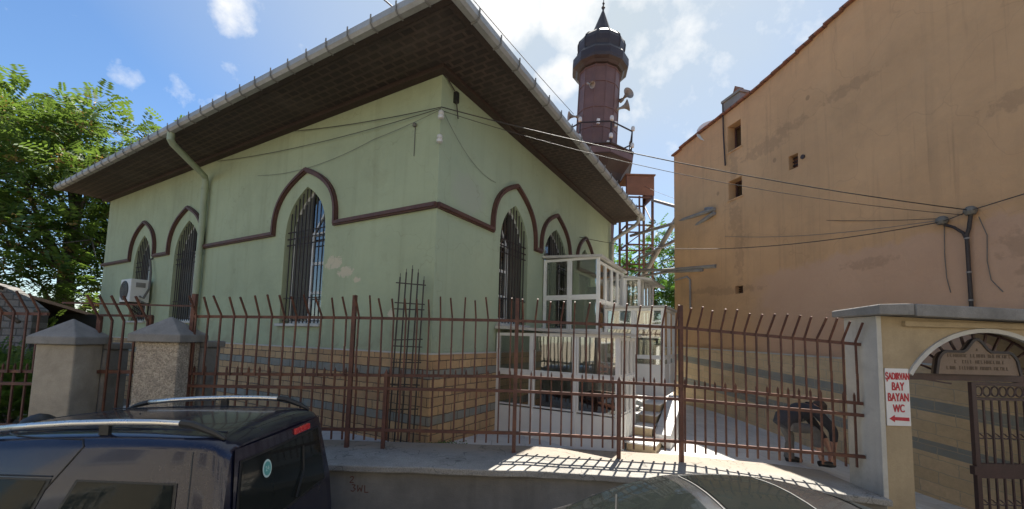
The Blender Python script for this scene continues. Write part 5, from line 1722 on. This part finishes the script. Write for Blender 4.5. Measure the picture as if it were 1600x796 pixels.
# ------------------------------------------------------------------ trees
def compound_leaf(vs, fs, rng, base, d, length, pairs, lw):
    d = d.normalized()
    upv = Vector((0, 0, 1))
    s_ = d.cross(upv)
    if s_.length < .1: s_ = Vector((1, 0, 0))
    s_.normalize()
    nrm = s_.cross(d).normalized()
    droop = rng.uniform(.1, .5)
    roll = rng.uniform(-.5, .5)
    s_ = (s_ * math.cos(roll) + nrm * math.sin(roll)).normalized()
    for k in range(pairs):
        u = (k + .6) / pairs
        p = base + d * (length * u) + Vector((0, 0, -droop * length * u * u))
        ll = length * .34 * (1 - .45 * abs(u - .4))
        for sg_ in (-1, 1):
            tip = p + s_ * (sg_ * ll) + d * (ll * .35) + Vector((0, 0, -ll * rng.uniform(.1, .5)))
            mid = p.lerp(tip, .45)
            off = d * lw
            o = len(vs)
            vs += [p, mid - off, tip, mid + off]
            fs.append((o, o + 1, o + 2, o + 3))
    return

def tree(name, label, base, clumps, trunk_pts, limb_n, leaves, seed, length=.7, pairs=5, lw=.05, mats=('leaf_a', 'leaf_seed'), seed_frac=.08, group=None):
    rng = random.Random(seed)
    t = thing(name, label, 'tree', base, 0, group)
    b = MB()
    tp = [Vector(p) for p, _ in trunk_pts]
    b.tube(tp, [r_ for _, r_ in trunk_pts], 10)
    b.build('trunk', 'bark', t, smooth=True)
    b = MB()
    for c_, rad in clumps:
        # a limb from the trunk to every clump, with side twigs
        c_ = Vector(c_)
        j = max(range(len(tp)), key=lambda i: -abs(tp[i].z - c_.z * .62)) if len(tp) > 1 else 0
        s0 = tp[j]
        mid = s0.lerp(c_, .5) + Vector((rng.uniform(-.4, .4), rng.uniform(-.4, .4), .35))
        r0 = trunk_pts[j][1] * .5
        b.tube([s0, mid, c_], [r0, r0 * .6, r0 * .25], 6)
        for _ in range(3):
            q_ = c_ + Vector((rng.gauss(0, 1), rng.gauss(0, 1), rng.gauss(0, .7))).normalized() * rad * .8
            b.tube([mid.lerp(c_, rng.uniform(.2, 1)), q_], [r0 * .25, r0 * .08], 5)
    b.build('limb', 'bark', t, smooth=True)
    vs, fs, mi = [], [], []
    tot = sum(r_ ** 2 for _, r_ in clumps)
    for c_, rad in clumps:
        c_ = Vector(c_)
        n = int(leaves * rad ** 2 / tot)
        sub = [(c_ + Vector((rng.gauss(0, .5), rng.gauss(0, .5), rng.gauss(0, .42))) * rad, rng.uniform(.28, .5) * rad) for _ in range(9)]
        for i in range(n):
            sc_, sr = rng.choice(sub)
            dv = Vector((rng.gauss(0, 1), rng.gauss(0, 1), rng.gauss(0, .8)))
            if dv.length < .01: continue
            dv.normalize()
            p = sc_ + dv * sr * rng.uniform(.35, 1.0)
            d_ = (dv + Vector((rng.uniform(-.5, .5), rng.uniform(-.5, .5), rng.uniform(-.1, .5))))
            n0 = len(fs)
            if rng.random() < seed_frac and dv.z > -.2:
                for _ in range(10):
                    q_ = p + Vector((rng.gauss(0, .11), rng.gauss(0, .11), rng.gauss(0, .10)))
                    a_ = Vector((rng.gauss(0, 1), rng.gauss(0, 1), rng.gauss(0, 1))).normalized() * .07
                    c2 = a_.cross(Vector((rng.gauss(0, 1), rng.gauss(0, 1), rng.gauss(0, 1)))).normalized() * .05
                    o = len(vs); vs += [q_ - a_, q_ - c2, q_ + a_, q_ + c2]; fs.append((o, o + 1, o + 2, o + 3))
                mi += [1] * (len(fs) - n0)
            else:
                compound_leaf(vs, fs, rng, p, d_, length * rng.uniform(.42, 1.3), pairs, lw * rng.uniform(.6, 1.2))
                mi += [0] * (len(fs) - n0)
    me = bpy.data.meshes.new('crown')
    me.from_pydata([tuple(v_) for v_ in vs], [], fs)
    for m_ in mats: me.materials.append(MATS[m_])
    me.polygons.foreach_set('material_index', mi)
    o = bpy.data.objects.new('crown', me); COL.objects.link(o); o.parent = t
    return t

rg = random.Random(11)
# big ailanthus left of the mosque (crown clumps listed relative to the trunk base)
cl1 = [((-4.0, 0, 11.6), 2.3), ((-1.6, 1, 12.4), 2.2), ((.6, -.5, 12.2), 2.0), ((2.6, .5, 10.9), 1.9), ((-5.5, -1, 9.0), 2.4), ((-2.8, -2, 9.4), 2.3), ((-.2, -2.2, 9.6), 2.1), ((2.2, -1.5, 8.7), 2.0),
       ((4.0, .5, 8.8), 1.6), ((-4.5, -2, 6.6), 2.2), ((-1.8, -3, 6.6), 2.1), ((.8, -2.8, 6.4), 1.9), ((3.0, -1.8, 6.2), 1.8), ((-3.5, -2.5, 4.2), 1.7), ((-.5, -3, 4.0), 1.6), ((1.8, -2.5, 4.0), 1.6), ((-7, 0, 10.5), 2.2), ((-6.5, -1.5, 5.6), 2.0),
       ((3.6, -1, 3.2), 1.3)]
tree('ailanthus_tree', 'big feathery tree with ochre seed clusters filling the left edge', (-22.0, 20.0, .3), cl1,
     [((0, 0, 0), .42), ((.2, 0, 2.5), .36), ((-.2, .2, 5.0), .30), ((.1, 0, 7.5), .22), ((0, .2, 10), .12)], 6, 5200, 5, .85, 6, .06, seed_frac=.10, group='trees around the mosque')
cl2 = [((-1.2, 0, 10.2), 1.3), ((.4, 0, 11.4), 1.15), ((1.9, .3, 10.6), 1.1), ((3.2, 0, 10.3), 1.0), ((1.0, -.5, 9.3), 1.4), ((2.6, -.3, 9.0), 1.3), ((-.5, -.5, 8.2), 1.4), ((1.6, -.5, 7.6), 1.5), ((0, -.5, 6.2), 1.5), ((2.2, -.4, 6.0), 1.4), ((1.2, 0, 4.6), 1.5), ((2.8, 0, 4.2), 1.3), ((.2, 0, 3.0), 1.2), ((2.4, 0, 2.6), 1.2)]
tree('ailanthus_tree', 'slimmer tree with separate leafy tops rising just behind the far eave', (-21.6, 22.0, .3), cl2,
     [((0, 0, 0), .25), ((.3, 0, 3), .2), ((.6, 0, 6), .15), ((.8, 0, 9), .08)], 6, 2400, 8, .8, 6, .055, seed_frac=.05, group='trees around the mosque')
cl3 = [((-1.6, 0, 6.2), 1.5), ((.3, 0, 7.0), 1.5), ((1.8, 0, 6.0), 1.4), ((-2.2, -.5, 4.2), 1.5), ((0, -.8, 4.8), 1.6), ((1.9, -.5, 4.0), 1.5), ((-1.2, -.8, 2.4), 1.4), ((.8, -.8, 2.4), 1.4), ((2.6, 0, 2.2), 1.2), ((-2.8, 0, 2.2), 1.2)]
tree('bushy_tree', 'bright green bushy tree at the end of the alley behind the steel tower', (7.8, 22.5, .3), cl3,
     [((0, 0, 0), .22), ((.1, 0, 2.5), .17), ((0, 0, 5), .09)], 5, 3000, 12, .55, 5, .055, ('leaf_b', 'leaf_seed'), .01, group='trees around the mosque')

def bush(label, loc, rx, rz, n, seed, mats=('leaf_a', 'leaf_seed'), length=.35):
    rng = random.Random(seed)
    t = thing('shrub', label, 'shrub', loc, 0, 'shrubs left of the mosque')
    vs, fs = [], []
    for i in range(n):
        dv = Vector((rng.gauss(0, 1), rng.gauss(0, 1), abs(rng.gauss(0, 1)))).normalized()
        k = rng.uniform(.45, 1.0) * (.8 + .35 * noise.noise(dv * 2.1 + Vector((seed, 0, 0))))
        p = Vector((dv.x * rx * k, dv.y * rx * k, .2 + dv.z * rz * k))
        compound_leaf(vs, fs, rng, p, dv + Vector((0, 0, rng.uniform(0, .6))), length * rng.uniform(.7, 1.2), 4, .04)
    me = bpy.data.meshes.new('foliage'); me.from_pydata([tuple(v_) for v_ in vs], [], fs); me.materials.append(MATS[mats[0]])
    o = bpy.data.objects.new('foliage', me); COL.objects.link(o); o.parent = t
    b = MB()
    for i in range(5):
        a = i * 1.3
        b.tube([(0, 0, 0), (rx * .3 * math.cos(a), rx * .3 * math.sin(a), rz * .4), (rx * .6 * math.cos(a), rx * .6 * math.sin(a), rz * .75)], [.05, .035, .015], 6)
    b.build('stem', 'bark', t)
bush('dense dark shrub against the far end of the green wall', (-16.6, 14.2, .35), 1.3, 2.9, 900, 3)
bush('straggly dark shrub in front of the ruined grey wall', (-13.9, 11.0, .35), 1.3, 1.7, 700, 4)
bush('low leafy shrub behind the leftmost railing', (-10.6, 8.8, .35), 1.3, 1.5, 700, 6)
bush('tall shrub between the ruined wall and the mosque', (-19.0, 16.5, .35), 1.8, 3.4, 1000, 9)

# ruined outbuilding and a fallen limb on its roof
ob = thing('ruined_outbuilding', 'low grey ruined outbuilding with a dark arched hole, under the big tree', 'outbuilding', (-16.9, 12.4, 0), R(8))
q = MB()
hole = [(-1.3, .3), (.3, .3), (.3, 2.2), (.1, 2.6), (-.5, 2.8), (-1.1, 2.6), (-1.3, 2.2)]
q.slab([(-6, 0), (2.1, 0), (2.1, 3.0), (1.2, 3.7), (-.2, 4.05), (-1.5, 4.35), (-6, 4.6)], [hole], 0, .5); q.build('wall', 'rubble', ob)
q = MB(); q.box(-6, 2.1, 3.0, 3.4, 0, 3.0); q.box(-1.6, .6, .6, .7, 0, 3); q.build('wall', 'dark', ob)  # the thin dark sheet behind the arched hole stands for its shaded inside
q = MB(); q.add([(-6, -.15, 4.62), (-1.5, -.15, 4.37), (-.2, -.15, 4.08), (1.25, -.15, 3.72), (1.25, 3.4, 3.0), (-.2, 3.4, 3.1), (-1.5, 3.4, 3.2), (-6, 3.4, 3.4)], [(0, 1, 6, 7), (1, 2, 5, 6), (2, 3, 4, 5)])
o = q.build('roof', 'darkwood', ob); md = o.modifiers.new('thick', 'SOLIDIFY'); md.thickness = .1
q = MB(); q.tube([(-18.5, 12.0, 5.0), (-16.6, 11.7, 4.3), (-15.0, 11.4, 3.4), (-13.2, 11.0, 2.6)], [.14, .12, .09, .05], 8)
q.tube([(-15.8, 11.55, 3.9), (-15.0, 11.5, 4.3), (-14.4, 11.5, 4.4)], [.06, .04, .02], 6)
tag(q.build('leaning_branch', 'bark', smooth=True), 'grey leaning branch in front of the ruined outbuilding', 'branch')

# weeds at the foot of the corner
rng = random.Random(2)
vs, fs = [], []
for i in range(60):
    p = Vector((-1.0 + rng.gauss(0, .16), 6.72 + rng.uniform(-.1, .05), .72))
    compound_leaf(vs, fs, rng, p, Vector((rng.gauss(0, .5), rng.gauss(0, .5), 1)), rng.uniform(.08, .2), 3, .012)
me = bpy.data.meshes.new('weeds'); me.from_pydata([tuple(v_) for v_ in vs], [], fs); me.materials.append(MATS['leaf_b'])
o = bpy.data.objects.new('weed_clump', me); COL.objects.link(o)
tag(o, 'small green weeds at the foot of the mosque corner', 'weeds', kind='stuff')

# ------------------------------------------------------------------ houses across the street (seen only in reflections; they return sunlight)
def facade(label, x0, x1, h, mat, cols):
    t = thing('street_house', label, 'house', (0, -6.0, 0), 0, 'houses across the street')
    q = MB(); q.box(x0, x1, -8, 0, 0, h); q.build('wall', mat, t)
    q = MB()
    q.box(x0 - .1, x1 + .1, -8.1, .25, h, h + .18); q.build('cornice', 'plaster', t)
    for fl in range(int(h // 3)):
        for i in range(cols):
            xc = x0 + (x1 - x0) * (i + .5) / cols
            z0_ = 3 * fl + .95
            q = MB(); q.box(xc - .62, xc + .62, .004, .06, z0_ - .06, z0_ + 1.56); o = q.build('window', 'pvc', t)
            q = MB(); q.box(xc - .52, xc + .52, .061, .07, z0_ + .04, z0_ + 1.46); q.build('pane', 'dkglass', o)
facade('beige three-storey house across the street behind the viewer', -14, -2.2, 9.3, 'opp', 4)
facade('cream two-storey house across the street behind the viewer', -2.0, 8.5, 7.0, 'opp2', 4)
facade('long beige house across the street at the far right behind the viewer', 8.7, 20, 9.6, 'opp', 4)

# ------------------------------------------------------------------ light
SUN_AZ, SUN_EL = R(24), R(60)
sd = Vector((math.sin(SUN_AZ) * math.cos(SUN_EL), math.cos(SUN_AZ) * math.cos(SUN_EL), math.sin(SUN_EL)))
sl = bpy.data.lights.new('sun', 'SUN')
sl.energy = 5.0
sl.angle = R(.53)
sl.color = (1, .95, .86)
so = bpy.data.objects.new('sun', sl)
COL.objects.link(so)
so.rotation_euler = sd.to_track_quat('Z', 'Y').to_euler()
so.location = (6, 20, 40)

wd = bpy.data.worlds.new('World')
SC.world = wd
wd.use_nodes = True
nt = wd.node_tree
nt.nodes.clear()
N = nt.nodes.new
L = nt.links.new
out = N('ShaderNodeOutputWorld'); bg = N('ShaderNodeBackground'); bg.inputs[1].default_value = .125
sky = N('ShaderNodeTexSky'); sky.sky_type = 'NISHITA'; sky.sun_disc = False
sky.sun_elevation = SUN_EL; sky.sun_rotation = SUN_AZ
sky.altitude = 50; sky.air_density = 1.0; sky.dust_density = .4; sky.ozone_density = 3.0
tc = N('ShaderNodeTexCoord')
def vm(op, a, b=None):
    n_ = N('ShaderNodeVectorMath'); n_.operation = op
    for i, v_ in enumerate((a, b)):
        if v_ is None: continue
        if isinstance(v_, bpy.types.NodeSocket): L(v_, n_.inputs[i])
        else: n_.inputs[i].default_value = v_
    return n_
def wm(op, a, b=0.0, clamp=False):
    n_ = N('ShaderNodeMath'); n_.operation = op; n_.use_clamp = clamp
    for i, v_ in enumerate((a, b)):
        if isinstance(v_, bpy.types.NodeSocket): L(v_, n_.inputs[i])
        else: n_.inputs[i].default_value = v_
    return n_.outputs[0]
def wr(v_, a, b, c, d):
    n_ = N('ShaderNodeMapRange'); n_.clamp = True
    L(v_, n_.inputs[0])
    for i, k in enumerate((a, b, c, d)): n_.inputs[i + 1].default_value = k
    return n_.outputs[0]
dirn = vm('NORMALIZE', tc.outputs['Generated']).outputs[0]
nz = N('ShaderNodeTexNoise'); nz.inputs['Scale'].default_value = 9; nz.inputs['Detail'].default_value = 7; nz.inputs['Roughness'].default_value = .58
L(dirn, nz.inputs['Vector'])
nz2 = N('ShaderNodeTexNoise'); nz2.inputs['Scale'].default_value = 2.6; nz2.inputs['Detail'].default_value = 5
L(dirn, nz2.inputs['Vector'])
mask = None
# cumulus tufts: direction, angular size, density
for d_, ang, amp in (((-.49, .66, .585), 4.5, .62), ((-.64, .64, .42), 2.4, .62), ((-.60, .67, .415), 2.4, .48), ((-.03, .76, .65), 6.0, .95), ((.10, .75, .65), 6, .8), ((.085, .83, .55), 3.6, .95), ((-.78, .58, .24), 4, .6), ((.25, .74, .62), 8, .4), ((.45, .7, .55), 9, .25)):
    dv = Vector(d_).normalized()
    dt = vm('DOT_PRODUCT', dirn, tuple(dv)).outputs['Value']
    c_ = math.cos(R(ang))
    m_ = wr(dt, c_, 1 - (1 - c_) * .15, 0, amp)
    mask = m_ if mask is None else wm('MAXIMUM', mask, m_)
dens = wr(wm('ADD', wm('MULTIPLY', mask, .42), nz.outputs['Fac']), .62, .86, 0, 1)
# thin veil that thickens towards the sun
dsun = vm('DOT_PRODUCT', dirn, tuple(sd)).outputs['Value']
veil = wm('MULTIPLY', wr(dsun, .55, .93, 0, 1.0), wr(nz2.outputs['Fac'], .25, .65, .75, 1.0))
mx1 = N('ShaderNodeMix'); mx1.data_type = 'RGBA'
hs = N('ShaderNodeHueSaturation'); hs.inputs['Saturation'].default_value = 1.12; hs.inputs['Value'].default_value = .62
L(sky.outputs[0], hs.inputs['Color'])
L(veil, mx1.inputs[0]); L(hs.outputs[0], mx1.inputs[6]); mx1.inputs[7].default_value = (2.15, 2.42, 2.58, 1)
mx2 = N('ShaderNodeMix'); mx2.data_type = 'RGBA'
L(wm('MULTIPLY', dens, .92), mx2.inputs[0]); L(mx1.outputs[2], mx2.inputs[6]); mx2.inputs[7].default_value = (3.6, 3.6, 3.55, 1)
L(mx2.outputs[2], bg.inputs[0]); L(bg.outputs[0], out.inputs[0])

# ------------------------------------------------------------------ render settings
SC.view_settings.view_transform = 'Standard'
SC.view_settings.look = 'None'
SC.view_settings.exposure = 1.3
SC.view_settings.gamma = 1.0
SC.render.engine = 'CYCLES'
SC.cycles.use_denoising = True
SC.cycles.max_bounces = 8
SC.cycles.diffuse_bounces = 4
SC.cycles.glossy_bounces = 4
SC.cycles.transparent_max_bounces = 16
SC.cycles.caustics_reflective = False
SC.cycles.caustics_refractive = False
SC.cycles.sample_clamp_indirect = 6
